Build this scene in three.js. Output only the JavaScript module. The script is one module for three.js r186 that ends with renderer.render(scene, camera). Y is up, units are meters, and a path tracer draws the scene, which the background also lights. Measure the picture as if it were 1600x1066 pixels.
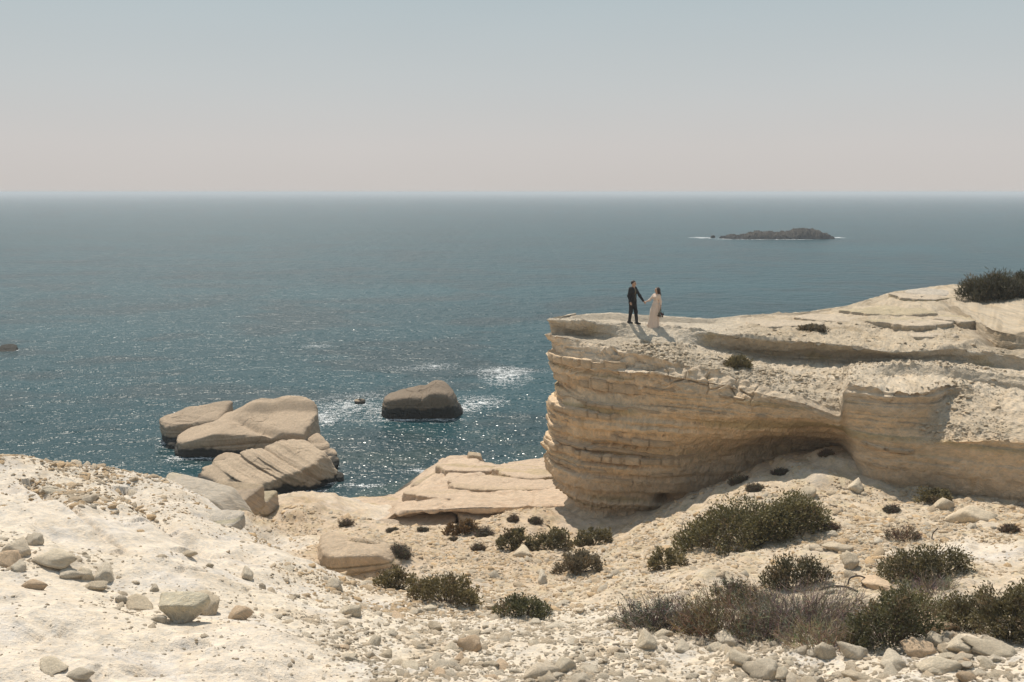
import * as THREE from 'three';
import { ImprovedNoise } from 'three/addons/math/ImprovedNoise.js';
import { mergeGeometries, mergeVertices } from 'three/addons/utils/BufferGeometryUtils.js';

// ---------------------------------------------------------------- camera, sky, sun, exposure
const scene = new THREE.Scene();
const W = 1600, H = 1066, F = 1556, EYE = 18, HORIZON = 300;
const PITCH = Math.atan((H / 2 - HORIZON) / F);
const camera = new THREE.PerspectiveCamera(2 * Math.atan(H / 2 / F) * 180 / Math.PI, W / H, 0.5, 40000);
camera.position.set(0, EYE, 0);
camera.rotation.set(-PITCH, 0, 0);
scene.add(camera);

const SUN_EL = 57 * Math.PI / 180, SUN_AZ = -22 * Math.PI / 180;       // azimuth from straight ahead, negative to the left
const SUN_DIR = new THREE.Vector3(Math.sin(SUN_AZ) * Math.cos(SUN_EL), Math.sin(SUN_EL), -Math.cos(SUN_AZ) * Math.cos(SUN_EL));
const SKY_STOPS = [[0, .53, .495, .47], [2.5, .545, .522, .505], [6, .495, .52, .525], [11, .405, .475, .505], [20, .365, .445, .505], [45, .285, .375, .465], [90, .24, .33, .44]];
{
  const PN0 = new ImprovedNoise(), w = 512, h = 512, data = new Float32Array(w * h * 4), d = new THREE.Vector3();
  for (let j = 0; j < h; j++) for (let i = 0; i < w; i++) {
    const el = ((j + .5) / h - .5) * 180, az = ((i + .5) / w - .5) * 2 * Math.PI;
    const e = Math.max(el, 0); let k = 0;
    while (k < SKY_STOPS.length - 2 && e > SKY_STOPS[k + 1][0]) k++;
    const A = SKY_STOPS[k], B = SKY_STOPS[k + 1], t = Math.min(1, (e - A[0]) / (B[0] - A[0]));
    const er = el * Math.PI / 180;
    d.set(Math.cos(er) * Math.cos(az), Math.sin(er), Math.cos(er) * Math.sin(az));
    const veil = 1 + .012 * PN0.noise(d.x * 3, d.y * 14, d.z * 3) + .008 * PN0.noise(d.x * 9, d.y * 30, d.z * 9);   // faint uneven haze
    const c = Math.max(0, d.dot(SUN_DIR)), glow = .25 * Math.pow(c, 8) + .5 * Math.pow(c, 60);   // bright haze round the sun
    for (let q = 0; q < 3; q++) data[(j * w + i) * 4 + q] = (A[q + 1] + (B[q + 1] - A[q + 1]) * t) * veil + (el > 0 ? glow * [1, .95, .86][q] : 0);
    data[(j * w + i) * 4 + 3] = 1;
  }
  const sky = new THREE.DataTexture(data, w, h, THREE.RGBAFormat, THREE.FloatType);
  sky.mapping = THREE.EquirectangularReflectionMapping; sky.magFilter = THREE.LinearFilter; sky.minFilter = THREE.LinearFilter; sky.needsUpdate = true;
  scene.background = sky; scene.environment = sky;
}
const sun = new THREE.DirectionalLight(new THREE.Color(1, .915, 0.795), 4.6);
sun.position.copy(SUN_DIR).multiplyScalar(120).add(new THREE.Vector3(0, 5, -40));
sun.target.position.set(0, 5, -40);
sun.castShadow = true; sun.shadow.mapSize.set(4096, 4096);
Object.assign(sun.shadow.camera, { left: -60, right: 60, top: 60, bottom: -60, near: 1, far: 300 });
scene.add(sun, sun.target);
scene.fog = new THREE.FogExp2(new THREE.Color(.87, .94, 1), 0.0004);

const renderer = new THREE.WebGLRenderer({ antialias: true });
renderer.setSize(1024, 682);
renderer.shadowMap.enabled = true;
renderer.toneMapping = THREE.LinearToneMapping;
renderer.toneMappingExposure = 1.1;

// ---------------------------------------------------------------- helpers
function rng(seed) { let a = seed >>> 0; return () => { a = (a + 0x6D2B79F5) | 0; let t = Math.imul(a ^ (a >>> 15), 1 | a); t = (t + Math.imul(t ^ (t >>> 7), 61 | t)) ^ t; return ((t ^ (t >>> 14)) >>> 0) / 4294967296; }; }
const PN = new ImprovedNoise();
const noise = (x, y, z = 0) => PN.noise(x, y, z);
function fbm(x, y, z, oct = 4, gain = .5) { let s = 0, a = 1; for (let i = 0; i < oct; i++) { s += a * PN.noise(x + i * 17.3, y + i * 5.1, z + i * 9.7); x *= 2.03; y *= 2.03; z *= 2.03; a *= gain; } return s; }
const clamp = (x, a = 0, b = 1) => Math.min(b, Math.max(a, x));
const sstep = (a, b, x) => { const t = clamp((x - a) / (b - a)); return t * t * (3 - 2 * t); };
const lerp = (a, b, t) => a + (b - a) * t;
const hash2 = (i, j) => { let h = Math.imul(i, 374761393) + Math.imul(j, 668265263); h = Math.imul(h ^ (h >>> 13), 1274126177); return ((h ^ (h >>> 16)) >>> 0) / 4294967296; };
// a point at picture position (px, py) that stands D metres ahead of the camera
function at(px, py, D) {
  const x = (px - W / 2) / F, y = (H / 2 - py) / F, s = Math.sin(PITCH), c = Math.cos(PITCH);
  const dy = y * c - s, dz = -y * s - c, k = D / -dz;
  return new THREE.Vector3(x * k, EYE + dy * k, -D);
}
const taken = new Map();
function numbered(name) { const n = taken.get(name) || 0; taken.set(name, n + 1); return n ? `${name}_${String(n).padStart(3, '0')}` : name; }
function mesh(name, geo, mat, parent) {
  const m = new THREE.Mesh(geo, mat); m.castShadow = m.receiveShadow = true;
  m.name = parent ? name : numbered(name); (parent || scene).add(m); return m;
}
function tag(o, label, category, group) { o.userData = { ...o.userData, label, category }; if (group) o.userData.group = group; return o; }
function kind(o, k, label) { o.userData.kind = k; if (label) o.userData.label = label; return o; }
function thing(name, label, category, pos, group) { const g = new THREE.Group(); g.name = numbered(name); g.position.copy(pos); scene.add(g); return tag(g, label, category, group); }
function geoFrom(pos, idx, col, uv) {
  const g = new THREE.BufferGeometry();
  g.setAttribute('position', new THREE.BufferAttribute(pos, 3));
  if (col) g.setAttribute('color', new THREE.BufferAttribute(col, 3));
  if (uv) g.setAttribute('uv', new THREE.BufferAttribute(uv, 2));
  g.setIndex(new THREE.BufferAttribute(idx, 1)); g.computeVertexNormals(); return g;
}
function gridIndex(nu, nv, flip) {                    // vertex (i, j) at j * nu + i
  const idx = new Uint32Array((nu - 1) * (nv - 1) * 6); let k = 0;
  for (let j = 0; j < nv - 1; j++) for (let i = 0; i < nu - 1; i++) {
    const a = j * nu + i, b = a + 1, c = a + nu, d = c + 1;
    if (flip) { idx[k++] = a; idx[k++] = c; idx[k++] = b; idx[k++] = b; idx[k++] = c; idx[k++] = d; }
    else { idx[k++] = a; idx[k++] = b; idx[k++] = c; idx[k++] = b; idx[k++] = d; idx[k++] = c; }
  }
  return idx;
}
// ---- tiling noise textures
function tileField(n, period, oct, gain, seed, sx = 1, sy = 1) {
  const out = new Float32Array(n * n);
  let amp = 1, p = period;
  for (let o = 0; o < oct; o++) {
    const px = Math.max(1, Math.round(p * sx)), py = Math.max(1, Math.round(p * sy));
    const g = (i, j) => hash2(((i % px) + px) % px + seed * 131 + o * 977, ((j % py) + py) % py + seed * 57) * 2 - 1;
    const row = new Float32Array(px * py); for (let j = 0; j < py; j++) for (let i = 0; i < px; i++) row[j * px + i] = g(i, j);
    for (let y = 0; y < n; y++) { const v = y / n * py, j = Math.floor(v), fy = v - j, ty = fy * fy * (3 - 2 * fy), j0 = (j % py) * px, j1 = ((j + 1) % py) * px;
      for (let x = 0; x < n; x++) { const u = x / n * px, i = Math.floor(u), fx = u - i, tx = fx * fx * (3 - 2 * fx), i0 = i % px, i1 = (i + 1) % px;
        out[y * n + x] += amp * lerp(lerp(row[j0 + i0], row[j0 + i1], tx), lerp(row[j1 + i0], row[j1 + i1], tx), ty); } }
    amp *= gain; p *= 2;
  }
  return out;
}
function texture(n, fn, srgb, linearFilter = true) {
  const d = new Uint8Array(n * n * 4);
  for (let k = 0; k < n * n; k++) { const c = fn(k); d[k * 4] = clamp(c[0]) * 255; d[k * 4 + 1] = clamp(c[1]) * 255; d[k * 4 + 2] = clamp(c[2]) * 255; d[k * 4 + 3] = 255; }
  const t = new THREE.DataTexture(d, n, n); t.wrapS = t.wrapT = THREE.RepeatWrapping; t.magFilter = THREE.LinearFilter; t.minFilter = THREE.LinearMipmapLinearFilter; t.generateMipmaps = true;
  if (srgb) t.colorSpace = THREE.SRGBColorSpace; t.needsUpdate = true; return t;
}
const TN = 1024;
const grainA = tileField(TN, 12, 6, .62, 3), grainB = tileField(TN, 40, 5, .7, 8), grainC = tileField(TN, 90, 3, .8, 21);
const grainMap = texture(TN, k => { const v = .90 + .045 * grainA[k] + .03 * grainB[k], w = .012 * grainB[k]; return [v + w, v, v - w * 1.4]; }, true);
const grainBump = texture(TN, k => { const v = .5 + .16 * grainA[k] + .13 * grainB[k] + .08 * grainC[k]; return [v, v, v]; });
const rockMat = (bump = .05, rough = .93) => new THREE.MeshStandardMaterial({ vertexColors: true, map: grainMap, bumpMap: grainBump, bumpScale: bump, roughness: rough });
const M = {
  ground: rockMat(.035), cliff: rockMat(.08), stone: rockMat(.02), sea_rock: rockMat(.05), islet: rockMat(.4),
};

// ---------------------------------------------------------------- ground height
const gp = [];      // x, z, y
const zone = [];    // x, z, rubble 0..1, colour index
function G(px, py, D, rub, col) { const p = at(px, py, D); gp.push([p.x, p.z, p.y]); zone.push([p.x, p.z, rub, col]); }
function GW(x, D, y, rub = .3, col = 0) { gp.push([x, -D, y]); zone.push([x, -D, rub, col]); }
// colour index: 0 white marl, 1 peach gully, 2 pale rubble, 3 warm ramp
// left slope
[[0, 712, 27, .95, 2], [100, 722, 27.5, 1, 2], [200, 738, 28, .9, 2], [262, 748, 28.3, .3, 2], [310, 778, 28.3, .35, 0], [360, 815, 27, .3, 0], [0, 760, 24, .05, 0], [0, 800, 21.5, .1, 0], [0, 870, 18, .6, 2], [0, 940, 15, .15, 0], [0, 1066, 12, .05, 0],
 [100, 757, 25.3, .95, 2], [100, 800, 22, .02, 0], [100, 870, 18.5, .5, 2], [100, 960, 15, .05, 0], [100, 1066, 12, .15, 0], [160, 770, 25.3, 1, 2], [200, 780, 26, .1, 0], [200, 850, 21, .03, 0], [200, 950, 16.5, .3, 2], [200, 1066, 12.5, .06, 0],
 [300, 850, 23, .05, 0], [300, 900, 19.5, .1, 0], [300, 970, 16, .3, 2], [300, 1066, 12.8, .05, 0], [400, 865, 23.5, .1, 0], [400, 930, 19, .35, 2], [400, 1000, 15.5, .15, 0], [400, 1066, 13, .08, 0], [410, 852, 24, .1, 0],
 [500, 912, 23, .5, 2], [500, 960, 18.5, .6, 2], [500, 1066, 13.5, .15, 0], [600, 960, 21, .8, 2], [600, 1010, 17, .8, 2], [600, 1066, 14, .7, 2], [-150, 700, 26, .5, 2], [-150, 800, 21, .2, 0], [-150, 1066, 12, .1, 0]].forEach(a => G(...a));
// bottom rubble
[[700, 1066, 14.5, 1, 2], [800, 1066, 15, 1, 2], [900, 1066, 15, 1, 2], [1000, 1066, 15, 1, 2], [1200, 1066, 14.5, 1, 2], [1400, 1066, 14, .9, 2], [1600, 1066, 13, .7, 2], [1800, 1066, 12.5, .7, 2],
 [700, 1000, 17.5, .9, 2], [800, 1000, 18, .9, 2], [900, 1000, 18, .9, 2], [1000, 1010, 17, .95, 2], [1200, 1010, 16.5, .9, 2], [1400, 1010, 16, .8, 2], [1600, 1000, 15.5, .6, 2],
 [690, 945, 23.5, .7, 2], [800, 960, 22, .8, 2], [900, 930, 24, .5, 3], [1000, 920, 23, .5, 3], [950, 960, 20.5, .75, 2]].forEach(a => G(...a));
// gully
[[600, 900, 29, 0.87, 1], [650, 870, 32, 0.95, 1], [700, 850, 35, 0.95, 1], [800, 870, 31, 0.95, 1], [850, 850, 34, 0.87, 1], [900, 860, 34, 0.74, 1], [800, 900, 28.5, 0.95, 1], [520, 905, 26.8, 0.62, 1], [560, 838, 34.5, .5, 1], [560, 847, 31.5, .5, 1], [528, 847, 31.6, .5, 1], [592, 852, 31.4, .5, 1], [470, 890, 27, .5, 2],
 [430, 850, 37, 0.74, 1], [450, 805, 43, 0.87, 1], [400, 788, 47, 0.87, 1], [500, 812, 43, 0.74, 1], [600, 820, 42, 0.62, 1], [700, 830, 39, 0.74, 1], [750, 815, 41, 0.87, 1], [800, 805, 41.5, 0.95, 1], [850, 795, 40.5, 0.95, 1], [480, 790, 50, 0.62, 1], [385, 803, 36, .6, 1], [340, 800, 33, .5, 2], [900, 843, 37.8, 0.49, 1], [955, 838, 37.4, 0.49, 1], [868, 812, 39.6, 0.74, 1]].forEach(a => G(...a));
// right ramp
[[1000, 870, 30, 0.74, 3], [1100, 860, 28.5, 0.74, 3], [1200, 860, 27, 0.43, 3], [1300, 850, 27, 0.87, 3], [1400, 830, 27, 0.95, 3], [1500, 830, 26.5, 0.87, 3], [1600, 830, 26, 0.74, 3], [1000, 835, 34, 0.62, 3], [1100, 805, 33, 0.62, 3], [1130, 765, 36, 0.49, 3],
 [1200, 742, 36, 0.49, 3], [1200, 785, 33, 0.62, 3], [1250, 705, 37.3, 0.43, 3], [1320, 712, 35.5, 0.37, 3], [1330, 745, 34.2, 0.37, 3], [1345, 770, 33, 0.62, 3], [1450, 775, 32.8, 0.87, 3], [1600, 792, 31, 0.74, 3], [1600, 900, 21.5, 0.49, 3], [1600, 950, 18, 0.74, 3],
 [1400, 900, 22, 0.87, 3], [1400, 950, 19, 0.74, 3], [1200, 920, 22, 0.62, 3], [1200, 960, 19, 0.74, 3], [1100, 1000, 17.5, .8, 2], [1100, 905, 23.5, 0.31, 3], [1800, 900, 20, 0.62, 3], [1800, 795, 29.5, 0.62, 3], [1520, 860, 24, .15, 0]].forEach(a => G(...a));
// out of view: under the camera, the drops behind the crests, the sea floor
[[-8, 8, 12.7], [0, 8, 12.6], [8, 8, 12.4], [0, 2, 16.2], [-6, 2, 16.2], [6, 2, 16.2], [-13, 33, 5], [-18, 33, 5], [-9, 33, 5.5], [-22, 33, 5], [-13, 38, .5], [-20, 38, .5], [-30, 36, 1], [-17, 47, -2], [-24, 46, -3], [-40, 40, -3],
 [-9, 56, -.7], [-14, 60, -2.5], [-4, 62, -1.5], [2, 62, -1.5], [8, 58, -1], [14, 60, -2], [-20, 75, -5], [0, 78, -4.5], [20, 75, -4.5], [40, 70, -4], [3, 50, 1.5], [-5, 29.6, 5.2], [-4.1, 29.6, 5.3], [-3, 44, 2.45], [-1.3, 44, 2.5], [.2, 44, 2.9], [-4.6, 44.5, 2.6], [-4, 52, 1], [8, 42, 5], [14, 42, 6.5], [22, 42, 7], [34, 42, 7], [20, 34.5, 7.4], [34, 34, 7.6], [26, 28, 8.8], [45, 55, 0], [25, 55, 0], [-45, 60, -5], [45, 22, 10], [-30, 22, 11], [-30, 10, 12.5], [30, 10, 11.6], [-20, 28, 10.2]].forEach(a => GW(...a));
const tps = (() => {
  const n = gp.length, m = n + 3, A = Array.from({ length: m }, () => new Float64Array(m + 1));
  const U = r2 => r2 < 1e-9 ? 0 : .5 * r2 * Math.log(r2);
  for (let i = 0; i < n; i++) {
    for (let j = 0; j < n; j++) A[i][j] = U((gp[i][0] - gp[j][0]) ** 2 + (gp[i][1] - gp[j][1]) ** 2);
    A[i][i] += .35; A[i][n] = A[n][i] = 1; A[i][n + 1] = A[n + 1][i] = gp[i][0]; A[i][n + 2] = A[n + 2][i] = gp[i][1]; A[i][m] = gp[i][2];
  }
  for (let c = 0; c < m; c++) { let p = c; for (let r = c + 1; r < m; r++) if (Math.abs(A[r][c]) > Math.abs(A[p][c])) p = r; [A[c], A[p]] = [A[p], A[c]];
    for (let r = c + 1; r < m; r++) { const f = A[r][c] / A[c][c]; if (f) for (let k = c; k <= m; k++) A[r][k] -= f * A[c][k]; } }
  const w = new Float64Array(m);
  for (let r = m - 1; r >= 0; r--) { let s = A[r][m]; for (let k = r + 1; k < m; k++) s -= A[r][k] * w[k]; w[r] = s / A[r][r]; }
  return (x, z) => { let s = w[n] + w[n + 1] * x + w[n + 2] * z; for (let i = 0; i < n; i++) { const dx = x - gp[i][0], dz = z - gp[i][1], r2 = dx * dx + dz * dz; if (r2 > 1e-9) s += w[i] * .5 * r2 * Math.log(r2); } return s; };
})();
// coarse table of the smooth surface and of the zones, read with bilinear lookups
const TX0 = -62, TZ0 = -84, TS = .3, TW = Math.ceil(124 / TS) + 1, TH = Math.ceil(86 / TS) + 1;
const tabH = new Float32Array(TW * TH), tabR = new Float32Array(TW * TH), tabC = [0, 1, 2, 3].map(() => new Float32Array(TW * TH));
for (let j = 0; j < TH; j++) for (let i = 0; i < TW; i++) {
  const x = TX0 + i * TS, z = TZ0 + j * TS, k = j * TW + i;
  tabH[k] = tps(x, z);
  let sw = 0, r = 0; const cw = [0, 0, 0, 0], wx = x + 1.2 * noise(x * .4, 3, z * .4), wz = z + 1.2 * noise(x * .4, 9, z * .4);
  for (const q of zone) { const d2 = (wx - q[0]) ** 2 + (wz - q[1]) ** 2 + .15, w = 1 / (d2 * d2); sw += w; r += w * q[2]; cw[q[3]] += w; }
  tabR[k] = r / sw; for (let c = 0; c < 4; c++) tabC[c][k] = cw[c] / sw;
}
function look(tab, x, z) {
  const u = clamp((x - TX0) / TS, 0, TW - 1.001), v = clamp((z - TZ0) / TS, 0, TH - 1.001), i = Math.floor(u), j = Math.floor(v), fu = u - i, fv = v - j, k = j * TW + i;
  return lerp(lerp(tab[k], tab[k + 1], fu), lerp(tab[k + TW], tab[k + TW + 1], fu), fv);
}
function worley(x, y) {                                // distance to the nearest and second cell points
  const ix = Math.floor(x), iy = Math.floor(y); let d1 = 9, d2 = 9, id = 0;
  for (let j = -1; j <= 1; j++) for (let i = -1; i <= 1; i++) {
    const a = ix + i, b = iy + j, dx = a + hash2(a, b) - x, dy = b + hash2(a + 71, b + 13) - y, d = dx * dx + dy * dy;
    if (d < d1) { d2 = d1; d1 = d; id = hash2(a + 5, b + 91); } else if (d < d2) d2 = d;
  }
  return [Math.sqrt(d1), Math.sqrt(d2), id];
}
function groundDetail(x, z) {
  const rub = look(tabR, x, z), base = look(tabH, x, z);
  let y = base + .16 * noise(x * .45, 1.7, z * .45) + .07 * noise(x * 1.3, 4.7, z * 1.3);
  // worn ledges of the bedding show through where there is little rubble
  const gul = look(tabC[1], x, z) + look(tabC[3], x, z), step = .42, s = (y + .3 * noise(x * .3, 8, z * .3)) / step, fr = s - Math.floor(s);
  y += gul * (1 - rub * .5) * step * .95 * (sstep(.25, .8, fr) - fr);
  const wash = look(tabC[0], x, z);                                           // runnels down the white slope
  y += wash * (.22 * noise(x * .8 + z * .45, 2, (z * .8 - x * .45) * .22) + .06 * noise(x * 1.9 + z * 1.1, 2, (z * 1.9 - x * 1.1) * .3) + .03 * noise((x + z * .6) * 3.2, 6, (z - x * .6) * .7) + .10 * Math.abs(noise(x * .6, 12, z * .6)) - .05 * Math.abs(noise((x + z * .7) * 1.5, 3, (z - x * .7) * .35)));
  y += (.12 + rub) * (.035 * noise(x * 3.7, .3, z * 3.7) + .02 * noise(x * 8, .9, z * 8));
  if (rub > .12) {
    const m = sstep(.12, .75, rub), c = worley(x * 3.1, z * 3.1), e = worley(x * 8.3 + 7, z * 8.3);
    y += m * (.07 * Math.max(0, .5 - c[0]) * (c[2] > .45 ? 1.7 : .2) + .03 * Math.max(0, .5 - e[0]) * (.4 + e[2]));
  }
  y += .006 * noise(x * 21, .5, z * 21);
  return y;
}
const CREASES = [];                                    // cracks and runnels: points in plan, depth, width
function creaseAt(x, z) { let y = 0; for (const c of CREASES) for (let i = 0; i < c.p.length - 1; i++) { const a = c.p[i], b = c.p[i + 1], dx = b[0] - a[0], dz = b[1] - a[1], t = ((x - a[0]) * dx + (z - a[1]) * dz) / (dx * dx + dz * dz); if (t < 0 || t > 1) continue; const nx = x - a[0] - dx * t, nz = z - a[1] - dz * t, s = nx * -dz + nz * dx > 0 ? 1 : -1, d = (Math.hypot(nx, nz) * s + .12 * noise(x * 1.3, 3, z * 1.3)) / c.w; if (Math.abs(d) < 3) { y += -c.d * Math.exp(-d * d * 3) + c.lip * Math.exp(-((d - 1.1) ** 2) * 2); } } return y; }
const GROUND_BUMPS = [];                               // broad swellings: x, z, radius, height
function groundY(x, z) { let y = groundDetail(x, z) + creaseAt(x, z); for (const b of GROUND_BUMPS) { const d2 = ((x - b[0]) ** 2 + (z - b[1]) ** 2) / (b[2] * b[2]); if (d2 < 4) y += b[3] * Math.exp(-d2 * 1.6); } return y; }
const PAL = [[.73, .635, .52], [.61, .472, .33], [.73, .63, .50], [.635, .515, .375]];
function groundColor(x, z, out) {
  let r = 0, g = 0, b = 0; for (let c = 0; c < 4; c++) { const w = look(tabC[c], x, z); r += w * PAL[c][0]; g += w * PAL[c][1]; b += w * PAL[c][2]; }
  const n1 = fbm(x * .5, 3.1, z * .5, 4), n2 = noise(x * 6, 7, z * 6), rub = look(tabR, x, z);
  let v = 1 + .07 * n1 + (.02 + .04 * rub) * n2;
  const stain = sstep(.12, .5, fbm(x * .9 + 40, 1, z * .9, 3)) * (.35 + .65 * rub);   // ochre and grey patches
  const earth = look(tabC[1], x, z) + look(tabC[3], x, z), patch = earth * sstep(.0, .35, fbm(x * 1.6 + 3, 7, z * 1.6, 3)); v *= 1 - .13 * stain - .07 * patch - .08 * earth * sstep(.25, .5, noise(x * 5 + 2, 1, z * 5));
  const grey = sstep(.1, .45, fbm(x * .7 + 9, 5, z * .7, 3));
  out[0] = r * v * (1 - .05 * grey); out[1] = g * v * (1 - .05 * stain - .02 * grey); out[2] = b * v * (1 - .12 * stain + .04 * grey - .07 * patch);
}
// ---------------------------------------------------------------- ground mesh
{
  const p = at(1100, 905, 23.5); GROUND_BUMPS.push([p.x, p.z, 1.0, .32]);
  const q = at(1285, 800, 31); GROUND_BUMPS.push([q.x, q.z, .9, .3]);
  const h = at(556, 900, 29.7); GROUND_BUMPS.push([h.x, h.z, .9, -.6]);
  const line = (pts, d, w, lip) => CREASES.push({ p: pts.map(a => { const v = at(...a); return [v.x, v.z]; }), d, w, lip });
  line([[40, 742, 25], [110, 790, 22.6], [160, 832, 21.3], [215, 868, 20], [300, 895, 19.6], [390, 912, 19.6]], .24, .28, .1);
  line([[190, 765, 26.5], [225, 800, 25], [262, 840, 23.6], [330, 870, 22.3]], .22, .55, .12);
  line([[0, 800, 21.5], [50, 822, 20.5], [110, 850, 19.3]], .07, .3, .04);
  line([[0, 965, 14.6], [90, 990, 14.1], [200, 1005, 14], [330, 1010, 14.6]], .06, .25, .05);
  line([[60, 1010, 13.3], [170, 1030, 13], [280, 1045, 13.2], [420, 1048, 13.6]], .06, .22, .05);
}
function spaced(parts) { const out = []; for (const [a, b, n, geo] of parts) for (let i = 0; i < n; i++) { const t = i / n; out.push(geo ? a * Math.pow(b / a, t) : lerp(a, b, t)); } out.push(parts[parts.length - 1][1]); return out; }
{
  const ts = spaced([[-1.3, -.56, 22], [-.56, .56, 630], [.56, 1.3, 22]]), ds = spaced([[1.2, 11, 44, true], [11, 37, 520, true], [37, 52, 130, true], [52, 84, 50, true]]);
  const nu = ts.length, nv = ds.length, pos = new Float32Array(nu * nv * 3), col = new Float32Array(nu * nv * 3), uv = new Float32Array(nu * nv * 2), c = [0, 0, 0];
  for (let j = 0; j < nv; j++) for (let i = 0; i < nu; i++) {
    const k = j * nu + i, z = -ds[j], x = ts[i] * Math.max(ds[j], 6);
    pos[k * 3] = x; pos[k * 3 + 1] = groundY(x, z); pos[k * 3 + 2] = z;
    groundColor(x, z, c); col.set(c, k * 3); uv[k * 2] = x / 2.3; uv[k * 2 + 1] = z / 2.3;
  }
  kind(mesh('ground', geoFrom(pos, gridIndex(nu, nv), col, uv), M.ground), 'structure', 'pale eroded limestone slope and gully running down to the sea');
}

// ---------------------------------------------------------------- lofted rock: a net of control points drawn through with smooth curves
function loft(net, segU, segV, tu, tv) {
  const nS = net.length, nK = net[0].length, us = [], vs = [];
  segU.forEach((n, s) => { for (let i = 0; i < n; i++) us.push(s + i / n); }); us.push(nS - 1);
  segV.forEach((n, s) => { for (let i = 0; i < n; i++) vs.push(s + i / n); }); vs.push(nK - 1);
  const her = (a, b, c, d, t, tau) => { const m0 = tau * (c - a), m1 = tau * (d - b), t2 = t * t, t3 = t2 * t; return (2 * t3 - 3 * t2 + 1) * b + (t3 - 2 * t2 + t) * m0 + (-2 * t3 + 3 * t2) * c + (t3 - t2) * m1; };
  const nu = us.length, nv = vs.length, pos = new Float32Array(nu * nv * 3), col1 = [];
  for (let i = 0; i < nu; i++) {
    const s = Math.min(nS - 2, Math.floor(us[i])), t = us[i] - s, S = [Math.max(0, s - 1), s, s + 1, Math.min(nS - 1, s + 2)].map(q => net[q]);
    for (let k = 0; k < nK; k++) col1[k] = ['x', 'y', 'z'].map(a => her(S[0][k][a], S[1][k][a], S[2][k][a], S[3][k][a], t, tu));
    for (let j = 0; j < nv; j++) {
      const k = Math.min(nK - 2, Math.floor(vs[j])), w = vs[j] - k, K = [Math.max(0, k - 1), k, k + 1, Math.min(nK - 1, k + 2)].map(q => col1[q]);
      const len = (p, q) => Math.hypot(p[0] - q[0], p[1] - q[1], p[2] - q[2]), seg = len(K[1], K[2]), lim = (p, q) => Math.min(1, 1.2 * seg / (len(p, q) + 1e-6));
      const l0 = lim(K[0], K[2]), l1 = lim(K[1], K[3]);
      for (let a = 0; a < 3; a++) pos[(j * nu + i) * 3 + a] = her(K[2][a] - (K[2][a] - K[0][a]) * l0, K[1][a], K[2][a], K[1][a] + (K[3][a] - K[1][a]) * l1, w, tv);
    }
  }
  return { nu, nv, us, vs, pos, idx: gridIndex(nu, nv, true) };
}
function finishLoft(L, displace, color, uvScale) {
  const g0 = geoFrom(L.pos, L.idx), nrm = g0.attributes.normal.array, n = L.nu * L.nv, out = new Float32Array(n * 3), col = new Float32Array(n * 3), uv = new Float32Array(n * 2), c = [0, 0, 0], v3 = [0, 0, 0];
  const vlen = new Float32Array(L.nv);
  for (let j = 1; j < L.nv; j++) { let s = 0, m = 0; for (let i = 0; i < L.nu; i += 7) { const a = (j * L.nu + i) * 3, b = a - L.nu * 3; s += Math.hypot(L.pos[a] - L.pos[b], L.pos[a + 1] - L.pos[b + 1], L.pos[a + 2] - L.pos[b + 2]); m++; } vlen[j] = vlen[j - 1] + s / m; }
  for (let j = 0; j < L.nv; j++) for (let i = 0; i < L.nu; i++) {
    const k = j * L.nu + i, x = L.pos[k * 3], y = L.pos[k * 3 + 1], z = L.pos[k * 3 + 2], nx = nrm[k * 3], ny = nrm[k * 3 + 1], nz = nrm[k * 3 + 2];
    displace(x, y, z, nx, ny, nz, L.us[i], L.vs[j], v3);
    out[k * 3] = x + v3[0]; out[k * 3 + 1] = y + v3[1]; out[k * 3 + 2] = z + v3[2];
    color(x, y, z, nx, ny, nz, L.us[i], L.vs[j], c); col.set(c, k * 3);
    uv[k * 2] = x / uvScale; uv[k * 2 + 1] = vlen[j] / uvScale;
  }
  const g = geoFrom(out, L.idx, col, uv); L.out = out; L.nrm = g.attributes.normal.array; return g;
}
// beds of the rock: each has its own thickness, how far it stands out, and its colour
const BEDS = (() => { const r = rng(77), b = []; let y = -10; while (y < 66) { const t = .1 + .55 * Math.pow(r(), 1.6); b.push({ y0: y, t, p: r() * 2 - 1, tone: r(), id: b.length }); y += t; } return b; })();
function bedAt(s) { let a = 0, b = BEDS.length - 1; while (a < b) { const m = (a + b + 1) >> 1; if (BEDS[m].y0 <= s) a = m; else b = m - 1; } return a; }
function bedShape(x, y, z, warp = .22) {
  const s = y + warp * noise(x * .21, 2.2, z * .21) + .05 * noise(x * 1.1, y * .5, z * 1.1), k = bedAt(s), B = BEDS[k], t = (s - B.y0) / B.t;
  const mod = .55 + .9 * noise(x * .25 + B.id * 7.7, 1, z * .25 + B.id * 3.3);
  const P = BEDS[Math.max(0, k - 1)].p, N = BEDS[Math.min(BEDS.length - 1, k + 1)].p, e = .09;
  let p = B.p; if (t < e) p = lerp((P + B.p) / 2, B.p, sstep(0, 1, t / e)); else if (t > 1 - e) p = lerp(B.p, (N + B.p) / 2, sstep(0, 1, (t - 1 + e) / e));
  return { saw: (Math.pow(clamp(t), .7) - .6) * clamp(mod + .2, 0, 1.4), p: p * clamp(mod, .1, 1.3), round: 1 - Math.pow(Math.abs(2 * t - 1), 3), tone: B.tone, t };
}

// ---------------------------------------------------------------- the promontory
// stations from the tip to the right; nodes from the sea side over the top and down the face
const P_ = (px, list) => list.map(a => a.length === 3 ? a : [px, a[0], a[1]]);
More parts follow.
